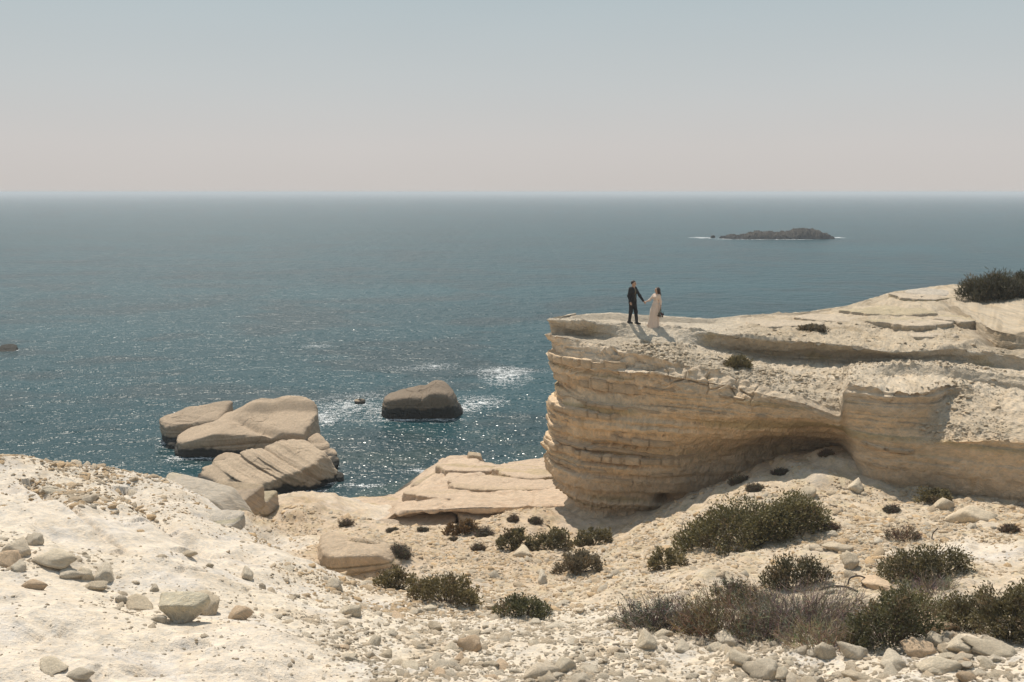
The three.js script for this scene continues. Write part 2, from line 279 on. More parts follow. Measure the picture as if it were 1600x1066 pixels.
// a second step in the ledge on the right: top and foot of its face
const PROM_STEP = { 11: [[1330, 583, 37], [1328, 592, 35.8]], 12: [[1396, 570, 37.9], [1396, 587, 37.5]], 13: [[1450, 571, 37.8], [1450, 588, 37.4]], 14: [[1490, 574, 37.5], [1490, 592, 37.2]], 15: [[1560, 585, 37.2], [1560, 605, 36.9]], 16: [[1660, 596, 36], [1660, 617, 35.7]], 17: [[1900, 614, 34.2], [1900, 638, 33.9]] };
const PROM = [
  P_(857, [[858, 497.5, 43.6], [858, 498, 43.2], [858, 498.3, 43.1], [857.5, 499, 42.9], [857, 500, 42.7], [861, 520, 43], [856, 521, 42.9], [853, 523, 42.9], [859, 560, 42.9], [869, 597, 42.8], [858, 634, 42.9], [854, 680, 42.8], [858, 732, 42.4], [884, 792, 41.6], [903, 850, 41]]),
  P_(872, [[885, 496.3, 44.4], [884, 496.5, 44], [882, 496.8, 43.8], [879, 498, 43.4], [874, 500, 42], [877, 521.5, 42.4], [871, 523, 41.9], [868, 525, 41.5], [873, 562, 41.2], [884, 600, 41.6], [874, 635, 41], [870, 682, 41], [876, 735, 40.7], [902, 797, 40.3], [918, 855, 40]]),
  P_(912, [[920, 490.5, 45.2], [920, 490.7, 44.8], [919, 491.7, 44.4], [918, 500, 43.9], [914, 501.5, 41.4], [914, 524.5, 41.9], [911, 529, 41.2], [910, 533, 40.7], [565, 40.1], [603, 40.5], [637, 39.8], [686, 39.7], [739, 39.6], [928, 801, 39.8], [938, 862, 39.8]]),
  P_(960, [[489.8, 45.6], [490, 45.2], [491, 44.7], [501, 44.2], [505, 41.3], [527, 41.0], [536, 40.3], [543, 39.7], [572, 39.3], [609, 39.6], [641, 39], [690, 39], [742, 39.1], [968, 797, 39.6], [975, 853, 39.9]]),
  P_(1010, [[492.5, 45.6], [493, 45.2], [494, 44.8], [503, 44.4], [508, 41.3], [530, 40.45], [545, 39.6], [556, 38.9], [580, 38.6], [616, 38.8], [645, 38.4], [690, 38.4], [740, 38.7], [792, 39.4], [845, 39.8]]),
  P_(1060, [[495.5, 45.8], [496, 45.4], [497, 45], [505, 44.6], [511, 41.3], [534, 40.3], [553, 39.2], [570, 38.3], [590, 37.9], [618, 37.8], [648, 37.7], [690, 38], [735, 38.5], [782, 39.3], [835, 39.8]]),
  P_(1110, [[498.5, 46.2], [499, 45.8], [500, 45.4], [506, 45], [519, 40.9], [543, 40.9], [560, 39.1], [578, 37.9], [598, 37.4], [622, 37.3], [650, 37.2], [685, 37.9], [722, 38.9], [764, 39.3], [815, 39.7]]),
  P_(1160, [[493.5, 46.6], [494, 46.2], [496.5, 45.6], [508, 43.8], [526, 40.4], [551, 41], [570, 38.7], [592, 37.3], [608, 36.9], [628, 36.7], [650, 36.7], [677, 37.3], [704, 38.6], [740, 39.1], [795, 39.5]]),
  P_(1200, [[491.5, 47.8], [492, 47.4], [495, 46.6], [505, 44.3], [531, 40.2], [556, 41], [578, 38.5], [606, 36.7], [618, 36.3], [634, 36.2], [652, 36.2], [670, 36.8], [690, 38.5], [720, 39], [775, 39.4]]),
  P_(1260, [[487.5, 50], [488, 49.5], [491.5, 48.3], [502, 45], [535, 39.8], [560, 40.6], [590, 37.9], [622, 36], [632, 35.7], [642, 35.6], [655, 35.6], [666, 36.2], [684, 38.2], [708, 38.8], [765, 39.2]]),
  P_(1310, [[480.5, 52], [481, 51.4], [486, 49.5], [500, 45], [539, 39.4], [563, 40.2], [594, 37], [641, 35.3], [650, 35.1], [660, 35], [668, 35.1], [676, 35.7], [690, 37.5], [708, 38.2], [765, 38.8]]),
  P_(1330, [[476.5, 52.8], [477, 52.2], [484, 50], [499, 45.4], [541, 39.3], [564, 40], [573, 38.6], [1326, 602, 34.9], [1326, 620, 34.85], [1327, 640, 34.8], [1329, 660, 34.7], [1334, 682, 34.5], [1339, 708, 34.5], [1344, 765, 34.6], [1348, 825, 34.7]]),
  P_(1395, [[457.5, 55.2], [458, 54.6], [464, 52], [484, 48], [551, 38.8], [563, 39.2], [565, 38.8], [612, 33.9], [632, 33.9], [650, 33.85], [668, 33.75], [692, 33.5], [725, 33.5], [780, 33.7], [835, 33.8]]),
  P_(1450, [[449.5, 55], [450, 54.5], [459, 52], [478, 48.5], [548, 39.1], [563, 39.3], [568, 38.5], [612, 34], [632, 34], [650, 33.95], [666, 33.8], [694, 33.3], [728, 33.2], [780, 33.4], [836, 33.5]]),
  P_(1490, [[445.5, 55], [446, 54.5], [480, 47.5], [490, 47], [545, 39.3], [564, 39.5], [572, 38.2], [600, 35.5], [620, 35.3], [640, 34.4], [666, 33.4], [692, 32.7], [730, 32.6], [782, 32.8], [838, 32.9]]),
  P_(1560, [[448, 53], [449, 52.5], [515, 41.6], [540, 41.3], [553, 39.5], [575, 39.4], [582, 38], [615, 35.2], [640, 33.9], [660, 33.1], [676, 32.5], [690, 32], [732, 31.9], [788, 32], [842, 32.1]]),
  P_(1660, [[451, 51], [452, 50.5], [520, 40.2], [546, 39.9], [562, 38], [585, 37.9], [592, 36.6], [627, 34], [648, 32.6], [668, 31.8], [682, 31.3], [696, 30.9], [738, 30.8], [796, 30.9], [850, 31]]),
  P_(1900, [[455, 48], [456, 47.5], [530, 38.2], [558, 37.9], [578, 36], [602, 35.9], [610, 34.8], [646, 32.4], [664, 30.8], [685, 29.6], [700, 29], [715, 28.5], [750, 28.4], [808, 28.4], [865, 28.4]]),
].map((st, n) => { const a = st[6], b = st[7], t = PROM_STEP[n]; return [...st.slice(0, 7), ...(t || [[lerp(a[0], b[0], .33), lerp(a[1], b[1], .33), lerp(a[2], b[2], .33)], [lerp(a[0], b[0], .66), lerp(a[1], b[1], .66), lerp(a[2], b[2], .66)]]), ...st.slice(7)]; })
.map(st => { const pts = st.map(a => at(a[0], a[1], a[2])); const far = pts[0].clone(); far.z -= .9; far.x += far.x < 4.2 ? 3.2 : 0; far.y = -2; pts.unshift(far); return pts; });
{ const tip = PROM[0].map((p, k) => { const q = PROM[1][k], o = p.clone(); o.z -= 1.9; o.x += .9 + .25 * Math.max(0, q.x - p.x); if (k > 0 && k < 6) o.x += .2; return o; }); PROM.unshift(tip); }     // round the back of the tip
// node numbers now: 0 sea base, 1 far edge, 2 far edge, 3 low step top, 4 step foot, 5 front rim, 6 below the rim, 7 ledge, 8 wall top, 9..13 wall, 14 base, 15 buried
const promNose = u => 1 - sstep(3.2, 6.5, u);
const promL = loft(PROM, [14, 20, 36, 40, 40, 40, 40, 40, 32, 44, 38, 16, 44, 34, 26, 44, 44, 16], [10, 5, 8, 10, 44, 34, 26, 12, 14, 12, 26, 26, 26, 30, 30, 26, 8], .32, .17);
promL.us = promL.us.map(u => u - 1); promL.vs = promL.vs.map(v => v < 7 ? v : v < 10 ? 7 + (v - 7) / 3 : v - 2);
{
  const p = at(1041, 783, 39.4);
  GROUND_BUMPS.hole = [p.x, p.y + .1, p.z];
}
function promRubble(u, v, x, z) {                      // how stony: ledges between the rim and the wall, the chute on the right, patches of the top
  const a = sstep(6.05, 6.4, v) * (1 - sstep(7.9, 8.15, v)) * sstep(2.6, 4.2, u), chute = sstep(13, 14.2, u + (v - 8) * .28 - .2) * sstep(7.6, 8, v) * (1 - sstep(11.6, 12.2, v)), top = sstep(4.1, 4.6, v) * (1 - sstep(4.9, 5.1, v)) * lerp(.3, .7, sstep(6, 8, u)), face = sstep(7.3, 7.36, v) * (1 - sstep(7.62, 7.7, v)) * sstep(11, 11.6, u);
  return clamp(Math.max(a * (1 - .85 * face), chute * .8, top) * (.75 + .6 * noise(x * .7, 3, z * .7)));
}
const promGeo = finishLoft(promL, (x, y, z, nx, ny, nz, u, v, o) => {
  const edge = sstep(-1, -.6, u), nose = promNose(u), steep = 1 - sstep(.35, .75, ny);
  const wall = sstep(7.9, 8.3, v), rub = promRubble(u, v, x, z);
  const B = bedShape(x, y, z);
  const B2 = bedShape(x + 31, y * 4.3, z, .5), J = worley(x * 1.1 + z * .6 + .25 * noise(x * 2, y * 2, z * 2), y * 1.5), crack = sstep(.09, 0, J[1] - J[0]);
  let d = steep * wall * (lerp(.04, .11, nose) * (B2.saw + .6 * B2.p) * clamp(.4 + 1.2 * noise(x * .35, y * .8, z * .35)) - .07 * crack * sstep(.05, .35, noise(x * .4 + 3, y * .6, z * .4))) + steep * (wall * lerp(.10, .34, nose) * B.p + wall * lerp(.08, .26, nose) * B.saw * sstep(-.25, .2, noise(x * .3, y * .9, z * .3 + 4)) + .035 * B.p * (1 - wall) * 2);
  const knob = sstep(8.0, 8.3, v) * (1 - sstep(9.2, 9.8, v)) * sstep(2, 3, u) * (1 - sstep(7, 8.5, u));
  d += knob * (.16 * noise(x * 1.6, y * 2.4, z * 1.6) + .12 * noise(x * 3.2, y * 5, z * 3.2) - .1 * crack + .1 * (J[2] - .5));
  d += .12 * noise(x * .55, y * .55, z * .55) * steep + .045 * noise(x * 1.9, y * 1.9, z * 1.9) + .03 * noise(x * 5, y * 5, z * 5) + .014 * noise(x * 13, y * 13, z * 13);
  if (wall > .1) { const pit = worley(x * 4.2 + z * 2, y * 5.5); d -= .07 * wall * Math.max(0, .3 - pit[0]) * (pit[2] > .6 ? 2.2 : .3) * sstep(-.1, .3, noise(x * .5, y * .7, z * .5 + 9)); }
  const sill = Math.max(1 - Math.abs(v - 5) / .25, 1 - Math.abs(v - 8) / .25, 0);                   // broken rims
  d += sill * (.12 * noise(x * 1.1, 3, z * 1.1) + .1 * noise(x * 3.1, 1, z * 3.1) + .05 * noise(x * 8, 1, z * 8)); { const ch = worley(x * 1.7, z * 1.7); d -= sill * .16 * (ch[2] > .6 ? sstep(.5, .2, ch[0]) : 0); }
  const buttressSide = sstep(10.2, 10.5, u) * (1 - sstep(10.9, 11.1, u)); d *= 1 - .3 * buttressSide;
  let up = 0;
  if (rub > .05) { const c = worley(x * 3.3, z * 3.3), e = worley(x * 8 + 3, z * 8); up = rub * (.14 * Math.max(0, .5 - c[0]) * (c[2] > .3 ? 1.7 : .4) + .06 * Math.max(0, .5 - e[0]) + .06 * noise(x * 2.3, 5, z * 2.3)); }
  if (v > 2 && v < 5) { up += .05 * noise(x * .8, 2, z * .8); const s = (y + .22 * noise(x * .45, 7, z * .45) + .06 * noise(x * 2, 7, z * 2)) / .34, f = s - Math.floor(s); up += sstep(6, 8, u) * .34 * .95 * (sstep(.2, .8, f) - f); }
  const h = GROUND_BUMPS.hole, hd = ((x - h[0]) / .42) ** 2 + ((y - h[1]) / .26) ** 2; let zin = 0; if (v > 11 && hd < 4) zin = -.9 * Math.exp(-hd * 1.2);
  d *= edge;
  o[0] = nx * d; o[1] = ny * d + up * edge; o[2] = nz * d + zin;
}, (x, y, z, nx, ny, nz, u, v, o) => {
  const n1 = fbm(x * .4, y * .6, z * .4, 4), n2 = noise(x * 4, y * 4, z * 4), B = bedShape(x, y, z);
  const wall = sstep(7.95, 8.3, v + .25 * noise(x * 1.3, y, z * 1.3)) * (1 - .85 * sstep(13, 14.2, u + (v - 8) * .28 - .2) * (1 - sstep(11.5, 12, v)));
  const rim = sstep(5.02, 5.15, v) * (1 - sstep(6, 6.2, v));
  const tops = sstep(6, 8, u) * (1 - sstep(4.9, 5.1, v)); let r = lerp(.65 - .07 * tops, 0.79, wall), g = lerp(.55 - .08 * tops, .575, wall), b = lerp(.42 - .085 * tops, .36, wall);
  const greyTop = wall * (1 - sstep(9.0, 10.0, v + .6 * noise(x * .7, y, z * .7)));                 // weathered grey upper beds
  r = lerp(r, .72, greyTop * .6); g = lerp(g, .615, greyTop * .6); b = lerp(b, .48, greyTop * .6);
  const greyLow = wall * sstep(12.2, 13.4, v + .5 * noise(x * .6, 4, z * .6)); r = lerp(r, .56, greyLow * .6); g = lerp(g, .465, greyLow * .6); b = lerp(b, .36, greyLow * .6);
  const tipLight = wall * promNose(u + .8) * (1 - sstep(10.4, 11.4, v)); r *= 1 + .1 * tipLight; g *= 1 + .11 * tipLight; b *= 1 + .13 * tipLight;      // sky and sea light on the tip beds, painted in as paler colour
  const olive = wall * sstep(.62, .9, B.tone) * sstep(-.2, .25, noise(x * .3, y * 2, z * .3)); r *= 1 - .3 * olive; g *= 1 - .27 * olive; b *= 1 - .33 * olive;
  const streak = wall * sstep(.28, .6, noise(x * 2.6, y * .3, z * 2.6)) * sstep(0, .4, noise(x * .5, y * .4, 8)); r *= 1 - .16 * streak; g *= 1 - .22 * streak; b *= 1 - .32 * streak;
  const och = rim * sstep(.1, .4, noise(x * .8, y, z * .8)) * (1 - sstep(3.2, 3.8, u) * (1 - sstep(5.5, 6, u))); r *= 1 - .1 * och; g *= 1 - .14 * och; b *= 1 - .26 * och;
  const rub = promRubble(u, v, x, z) * sstep(-.1, .3, noise(x * 1.4, 2, z * 1.4)), tan = sstep(6.0, 6.5, v) * (1 - wall) * .4; r *= 1 - .12 * rub - .05 * tan; g *= 1 - .15 * rub - .1 * tan; b *= 1 - .2 * rub - .16 * tan;
  const mot = tops * sstep(.1, .45, fbm(x * .9, 3, z * .9 + 7, 3)); r *= 1 - .14 * mot; g *= 1 - .17 * mot; b *= 1 - .22 * mot;
  const w = 1 + .09 * n1 + .05 * n2; o[0] = r * w; o[1] = g * w; o[2] = b * w;
}, 2.6);
const cliffMesh = tag(mesh('cliff', promGeo, M.cliff), 'layered pale limestone headland whose undercut tip rises above the sea', 'cliff');

// harder beds that stand out of the wall as thin broken ledges: [foot height, thickness, how far out, from station, to station]
[[10.9, .3, .2, -.3, 3.4], [10.02, .34, .24, -.4, 3.9], [9.42, .13, .16, .3, 4.4], [8.95, .24, .24, -.5, 3.2], [8.5, .11, .18, -.3, 4.6], [8.12, .2, .25, -.6, 4.9], [7.66, .1, .16, .2, 5.6], [7.2, .24, .26, -.6, 5.2], [6.74, .12, .18, 0, 5.6], [6.3, .2, .22, -.4, 4.4], [9.7, .09, .13, 4.6, 8.2], [9.1, .1, .12, 5.2, 9.4], [10.35, .08, .12, 3.6, 7.4], [9.25, .1, .12, 11.1, 13.4], [10.15, .08, .1, 11.1, 13.1], [8.6, .12, .14, 11.2, 14.4]].forEach(([y0, th, off, ua, ub], n) => {
  const L = promL, cols = [];
  for (let i = 0; i < L.nu; i++) { if (L.us[i] < ua || L.us[i] > ub) continue;
    const yy = y0 + .22 * noise(L.pos[i * 3] * .2, n, 3) - .1 * Math.max(0, L.us[i] - 2) * .12;
    for (let j = L.nv - 2; j > 0; j--) { if (L.vs[j] < 8) break; const a = (j * L.nu + i) * 3, b = a + L.nu * 3; if (L.pos[a + 1] >= yy && L.pos[b + 1] < yy) {
      const t = (L.pos[a + 1] - yy) / (L.pos[a + 1] - L.pos[b + 1]), x = lerp(L.pos[a], L.pos[b], t), z = lerp(L.pos[a + 2], L.pos[b + 2], t), i0 = Math.max(0, i - 2), i1 = Math.min(L.nu - 1, i + 2), k0 = (j * L.nu + i0) * 3, k1 = (j * L.nu + i1) * 3;
      let tx = L.pos[k1] - L.pos[k0], tz = L.pos[k1 + 2] - L.pos[k0 + 2]; const l = Math.hypot(tx, tz) || 1; tx /= l; tz /= l; cols.push([x, yy, z, -tz, tx, L.us[i]]); break; } } }
  if (cols.length < 8) return;
  const P = [[], [], []], C = [[], [], []], c = [0, 0, 0], m = cols.length;
  cols.forEach(([x, y, z, nx, nz, u], k) => {
    const e = sstep(0, 14, k) * sstep(0, 14, m - 1 - k), bl = worley(x * 1.3 + z * 1.1 + n * 7, n * 3.3), gap = sstep(-.35, -.05, noise(x * .5 + n * 5, y, z * .5)), o = (off * (.55 + .5 * bl[2] + .35 * noise(x * 1.3, n, z * 1.3)) - .12 * sstep(.08, 0, bl[1] - bl[0])) * e * gap - .06 * (1 - e * gap), T = th * (.75 + .5 * bl[2]);
    const q = (a, b) => [x + nx * a + .02 * noise(x * 6, b * 9, z * 6), y + b + .03 * noise(x * 2, n, z * 2), z + nz * a], w = 1 + .12 * noise(x * .8, y * 3 + n, z * .8) + .07 * noise(x * 5, n, z * 5); const col = [.76 * w, .57 * w, .375 * w];
    [[q(-.5, .02), q(o * .8, 0)], [q(o * .8, 0), q(o, T * .35), q(o * .97, T * .8), q(o * .82, T)], [q(o * .82, T), q(-.5, T + .06)]].forEach((r, s) => r.forEach(v => { P[s].push(...v); C[s].push(...col); }));
  });
  const geo = mergeGeometries([2, 4, 2].map((w, s) => { const uv = new Float32Array(m * w * 2); for (let k = 0; k < m; k++) for (let r = 0; r < w; r++) { uv[(k * w + r) * 2] = cols[k][0] / 2.6; uv[(k * w + r) * 2 + 1] = r * .1; } return geoFrom(new Float32Array(P[s]), gridIndex(w, m, false), new Float32Array(C[s]), uv); }));
  mesh('bed', geo, M.cliff, cliffMesh);
});

// ---------------------------------------------------------------- smooth peach slab on the shore under the headland
let slabMesh;
const slabNet = [
  [470, 770, [[818, 47], [808, 47], [800, 47.5], [793, 49.5], [788, 53], [784, 56.5], [783, 58]]],
  [540, 770, [[825, 45], [816, 45], [808, 45.5], [796, 48.5], [785, 54], [778, 58], [778, 59.5]]],
  [600, 770, [[830, 44], [822, 43.6], [812, 44.2], [796, 48], [780, 54], [770, 59], [770, 60.5]]],
  [622, 770, [[830, 44], [816, 45.2], [799, 44], [788, 46.5], [775, 52], [765.5, 59.5], [766, 61]]],
  [660, 770, [[830, 44], [812, 45.6], [797, 43.8], [783, 46.5], [760, 53], [738, 60.5], [740, 62.5]]],
  [700, 770, [[830, 44], [812, 45.8], [795, 43.8], [778, 46.5], [748, 53], [713, 61.5], [716, 63.5]]],
  [745, 770, [[828, 44], [810, 45.6], [793, 43.8], [776, 46.5], [745, 53], [711, 62], [716, 64]]],
  [762, 770, [[828, 44], [810, 45.6], [793, 43.8], [776, 46.5], [745, 53], [729, 60.5], [731, 62.5]]],
  [800, 770, [[824, 44], [808, 45.4], [792, 43.8], [774, 46.5], [745, 53], [722, 61], [724, 63]]],
  [860, 770, [[815, 44], [802, 44.5], [790, 44], [770, 47], [742, 54], [714, 62], [716, 64]]],
  [960, 770, [[815, 44], [802, 44.5], [788, 44], [768, 47], [740, 54], [712, 62], [714, 64]]],
].map(([px, _, l]) => { const a = l.map(q => at(px, q[0], q[1])); const f = a[a.length - 1].clone(); f.z -= 1; f.y = -2; a.push(f); const n = a[0].clone(); n.y -= 1; n.z -= .2; a.unshift(n); return a.reverse(); });
{
  const L = loft(slabNet, [30, 30, 16, 20, 24, 28, 14, 22, 28, 20], [4, 6, 40, 40, 36, 22, 10, 4], .3, .2);
  const g = finishLoft(L, (x, y, z, nx, ny, nz, u, v, o) => {
    const steep = 1 - sstep(.3, .8, ny), B = bedShape(x, y * 1.7, z, .3);
    const s = (y + .25 * noise(x * .3, 4, z * .3)) / .33, f = s - Math.floor(s);
    const d = steep * (.34 * B.p + .16 * noise(x * .9, y * 2, z * .9) + .05 * noise(x * 2, y * 2, z * 2)) + .06 * noise(x * .7, y, z * .7) + .02 * noise(x * 2.3, y * 2, z * 2.3) + .24 * (sstep(.82, .97, f) - f) * sstep(-.3, .15, noise(x * .35, 7, z * .35)) * sstep(1.2, 2, v) - .08 * sstep(.1, 0, Math.abs(noise(x * .5 + 3, y, z * .3))) + .008 * noise(x * 7, y * 7, z * 7);
    o[0] = nx * d; o[1] = ny * d; o[2] = nz * d;
  }, (x, y, z, nx, ny, nz, u, v, o) => {
    const B = bedShape(x, y * 1.7, z, .3), n = fbm(x * .5, y, z * .5, 4), line = sstep(.72, 1, B.tone) * (1 - sstep(.3, .8, ny)), fl = sstep(.3, .5, noise(x * .6, y * 7, z * 2.2));
    const w = 1 + .07 * n + .04 * noise(x * 4, y * 4, z * 4) - .25 * line - .07 * fl; const wet = 1 - sstep(0, .25, y - .35 - .35 * noise(x * .8, 2, z * .8) - .15 * noise(x * 3, 1, z * 3)), grit = sstep(.2, .5, fbm(x * 1.1, 4, z * 1.1, 3)); o[0] = lerp(.63 * w * (1 - .1 * grit), .09, wet); o[1] = lerp(.475 * w * (1 - .05 * line - .13 * grit), .07, wet); o[2] = lerp(.335 * w * (1 - .1 * line - .15 * grit), .045, wet);
  }, 2.4);
  slabMesh = tag(mesh('rock_slab', g, M.sea_rock), 'broad smooth peach rock slab sloping into the sea at the foot of the headland', 'rock');
}

// ---------------------------------------------------------------- rounded and angular rocks: flat sides blended into one another
const icoCache = new Map();
function ico(detail) {
  if (!icoCache.has(detail)) { const g = new THREE.IcosahedronGeometry(1, detail); g.deleteAttribute('normal'); g.deleteAttribute('uv'); icoCache.set(detail, mergeVertices(g, 1e-5)); }
  return icoCache.get(detail);
}
// planes: [nx, ny, nz, distance]; p: how sharp the edges are; bend(v, o): later changes; tint(x, y, z, ny, out)
function rockGeo(detail, planes, p, bend, tint, uvScale = 1.4) {
  const src = ico(detail), a = src.attributes.position, n = a.count, pos = new Float32Array(n * 3), col = new Float32Array(n * 3), uv = new Float32Array(n * 2), c = [0, 0, 0], v = new THREE.Vector3();
  const N = planes.map(q => { const l = Math.hypot(q[0], q[1], q[2]); return [q[0] / l, q[1] / l, q[2] / l, q[3]]; });
  for (let i = 0; i < n; i++) {
    const x = a.getX(i), y = a.getY(i), z = a.getZ(i); let s = 0;
    for (const q of N) { const d = (q[0] * x + q[1] * y + q[2] * z) / q[3]; if (d > 0) s += Math.pow(d, p); }
    const r = Math.pow(s, -1 / p); v.set(x * r, y * r, z * r); if (bend) bend(v, x, y, z);
    pos[i * 3] = v.x; pos[i * 3 + 1] = v.y; pos[i * 3 + 2] = v.z;
  }
  const g = geoFrom(pos, src.index.array.slice(), null, uv), nr = g.attributes.normal;
  for (let i = 0; i < n; i++) { const X = pos[i * 3], Y = pos[i * 3 + 1], Z = pos[i * 3 + 2]; tint(X, Y, Z, nr.getY(i), c); col.set(c, i * 3);
    uv[i * 2] = (X + .37 * Z) / uvScale; uv[i * 2 + 1] = (Y - .8 * Z) / uvScale; }
  g.setAttribute('color', new THREE.BufferAttribute(col, 3)); return g;
}
// sea rocks: sides in metres about a centre at the water line
function seaRock(name, label, cat, c, planes, p, o = {}) {
  const g = rockGeo(o.detail || 44, planes, p, (v, dx, dy, dz) => {
    const x = v.x + c.x, y = v.y + c.y, z = v.z + c.z; if (o.bend) o.bend(v);
    const B = bedShape(x + (o.dip || 0) * y, y * (o.fine || 1.6) + (o.tiltx || 0) * v.x + (o.tiltz || 0) * v.z, z, .2);
    const B2 = bedShape(x + 17, y * 4.6 + (o.tiltx || 0) * 3 * v.x + (o.tiltz || 0) * 3 * v.z, z, .5), cr = Math.abs(noise(x * .55 + 5, y * .3, z * .55)), crack = sstep(.035, 0, cr);
    const k = (o.bed || .07) * B.p + .04 * B2.p - .07 * crack + .10 * noise(x * .6, y * .6, z * .6) + .05 * noise(x * 1.7, y * 1.7, z * 1.7) + .02 * noise(x * 4.5, y * 4.5, z * 4.5) + .008 * noise(x * 11, y * 11, z * 11);
    v.x += dx * k; v.y += dy * k; v.z += dz * k;
  }, (X, Y, Z, ny, out) => {
    const x = X + c.x, y = Y + c.y, z = Z + c.z, n = fbm(x * .5, y * .8, z * .5, 4), B = bedShape(x, y * (o.fine || 1.6) + (o.tiltx || 0) * X + (o.tiltz || 0) * Z, z, .2);
    const wet = 1 - sstep(0, .22, y - (o.wet || .45) - .3 * noise(x * .9, 3, z * .9) - .15 * noise(x * 3, y * 3, z * 3));   // weed, wet stone and undercut shade painted dark along the water line
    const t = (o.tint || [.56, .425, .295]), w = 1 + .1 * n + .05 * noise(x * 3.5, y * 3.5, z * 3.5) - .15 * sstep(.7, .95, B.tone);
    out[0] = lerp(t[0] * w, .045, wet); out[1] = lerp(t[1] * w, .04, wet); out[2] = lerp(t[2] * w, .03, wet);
  });
  const m = mesh(name, g, M.sea_rock); m.position.copy(c); return tag(m, label, cat, o.group);
}
const wl = (px, D, y = 0) => { const t = at(px, 500, D); t.y = y; return t; };
{
  // upper big rock: flat sloping top, steep shaded front
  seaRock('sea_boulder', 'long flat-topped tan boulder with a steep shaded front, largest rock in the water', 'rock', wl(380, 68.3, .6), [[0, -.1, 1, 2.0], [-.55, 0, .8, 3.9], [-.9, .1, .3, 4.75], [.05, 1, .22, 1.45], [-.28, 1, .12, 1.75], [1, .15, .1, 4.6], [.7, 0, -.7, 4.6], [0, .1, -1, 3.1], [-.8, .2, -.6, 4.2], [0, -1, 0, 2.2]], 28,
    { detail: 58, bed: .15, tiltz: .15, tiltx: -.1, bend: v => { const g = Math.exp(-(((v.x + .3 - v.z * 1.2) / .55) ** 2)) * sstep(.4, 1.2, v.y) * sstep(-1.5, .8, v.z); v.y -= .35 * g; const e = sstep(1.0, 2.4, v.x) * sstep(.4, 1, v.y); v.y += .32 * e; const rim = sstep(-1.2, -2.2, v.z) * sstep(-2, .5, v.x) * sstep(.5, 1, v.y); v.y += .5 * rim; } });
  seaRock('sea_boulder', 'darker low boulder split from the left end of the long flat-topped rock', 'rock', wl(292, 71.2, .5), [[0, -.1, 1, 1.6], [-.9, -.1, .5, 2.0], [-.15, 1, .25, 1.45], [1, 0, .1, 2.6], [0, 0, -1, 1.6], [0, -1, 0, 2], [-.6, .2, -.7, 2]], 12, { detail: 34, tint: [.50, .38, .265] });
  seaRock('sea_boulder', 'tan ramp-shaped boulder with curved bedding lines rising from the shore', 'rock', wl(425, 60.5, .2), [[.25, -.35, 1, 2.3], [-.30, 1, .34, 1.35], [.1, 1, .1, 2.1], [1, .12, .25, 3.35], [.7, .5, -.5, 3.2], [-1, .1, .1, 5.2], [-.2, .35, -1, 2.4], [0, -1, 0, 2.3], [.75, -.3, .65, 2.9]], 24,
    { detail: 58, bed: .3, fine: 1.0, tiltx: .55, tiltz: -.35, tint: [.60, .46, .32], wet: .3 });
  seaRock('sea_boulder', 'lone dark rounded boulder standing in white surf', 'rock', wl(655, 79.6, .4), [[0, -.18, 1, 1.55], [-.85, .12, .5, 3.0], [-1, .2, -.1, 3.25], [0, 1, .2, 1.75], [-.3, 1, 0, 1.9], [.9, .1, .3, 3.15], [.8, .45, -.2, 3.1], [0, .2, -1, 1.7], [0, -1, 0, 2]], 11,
    { detail: 44, bed: .05, wet: .75, tint: [.28, .21, .145], bend: v => { const k = Math.exp(-(((v.x - 1.35) / 1.0) ** 2)) * sstep(.6, 1.3, v.y); v.y += .3 * k; const d = Math.exp(-(((v.x - .35) / .35) ** 2)) * sstep(.6, 1.3, v.y); v.y -= .16 * d; } });  // high dark band also paints in the undercut shade
  // small rocks round the big ones
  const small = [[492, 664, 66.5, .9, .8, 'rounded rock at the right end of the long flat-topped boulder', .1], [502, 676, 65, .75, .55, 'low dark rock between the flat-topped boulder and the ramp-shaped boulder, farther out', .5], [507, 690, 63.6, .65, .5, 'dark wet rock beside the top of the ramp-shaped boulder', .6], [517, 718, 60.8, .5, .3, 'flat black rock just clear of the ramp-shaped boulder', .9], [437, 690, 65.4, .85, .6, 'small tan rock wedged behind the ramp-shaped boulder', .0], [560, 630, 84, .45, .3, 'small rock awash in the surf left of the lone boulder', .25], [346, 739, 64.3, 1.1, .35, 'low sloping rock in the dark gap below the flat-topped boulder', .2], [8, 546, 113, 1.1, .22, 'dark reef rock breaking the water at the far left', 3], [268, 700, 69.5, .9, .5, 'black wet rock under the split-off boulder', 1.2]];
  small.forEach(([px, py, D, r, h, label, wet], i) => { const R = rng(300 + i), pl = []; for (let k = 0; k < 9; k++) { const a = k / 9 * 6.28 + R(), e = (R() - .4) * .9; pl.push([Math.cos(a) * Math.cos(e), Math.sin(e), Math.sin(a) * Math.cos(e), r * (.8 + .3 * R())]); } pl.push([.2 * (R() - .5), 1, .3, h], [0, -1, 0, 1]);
    const y0 = Math.max(0, Math.min(.7, at(px, py, D).y - h * .4)); seaRock('sea_rock', label, 'rock', wl(px, D, i === 4 ? .5 : i === 0 ? .3 : 0), pl, 9, { detail: 16, wet, bed: .04 }); });
}
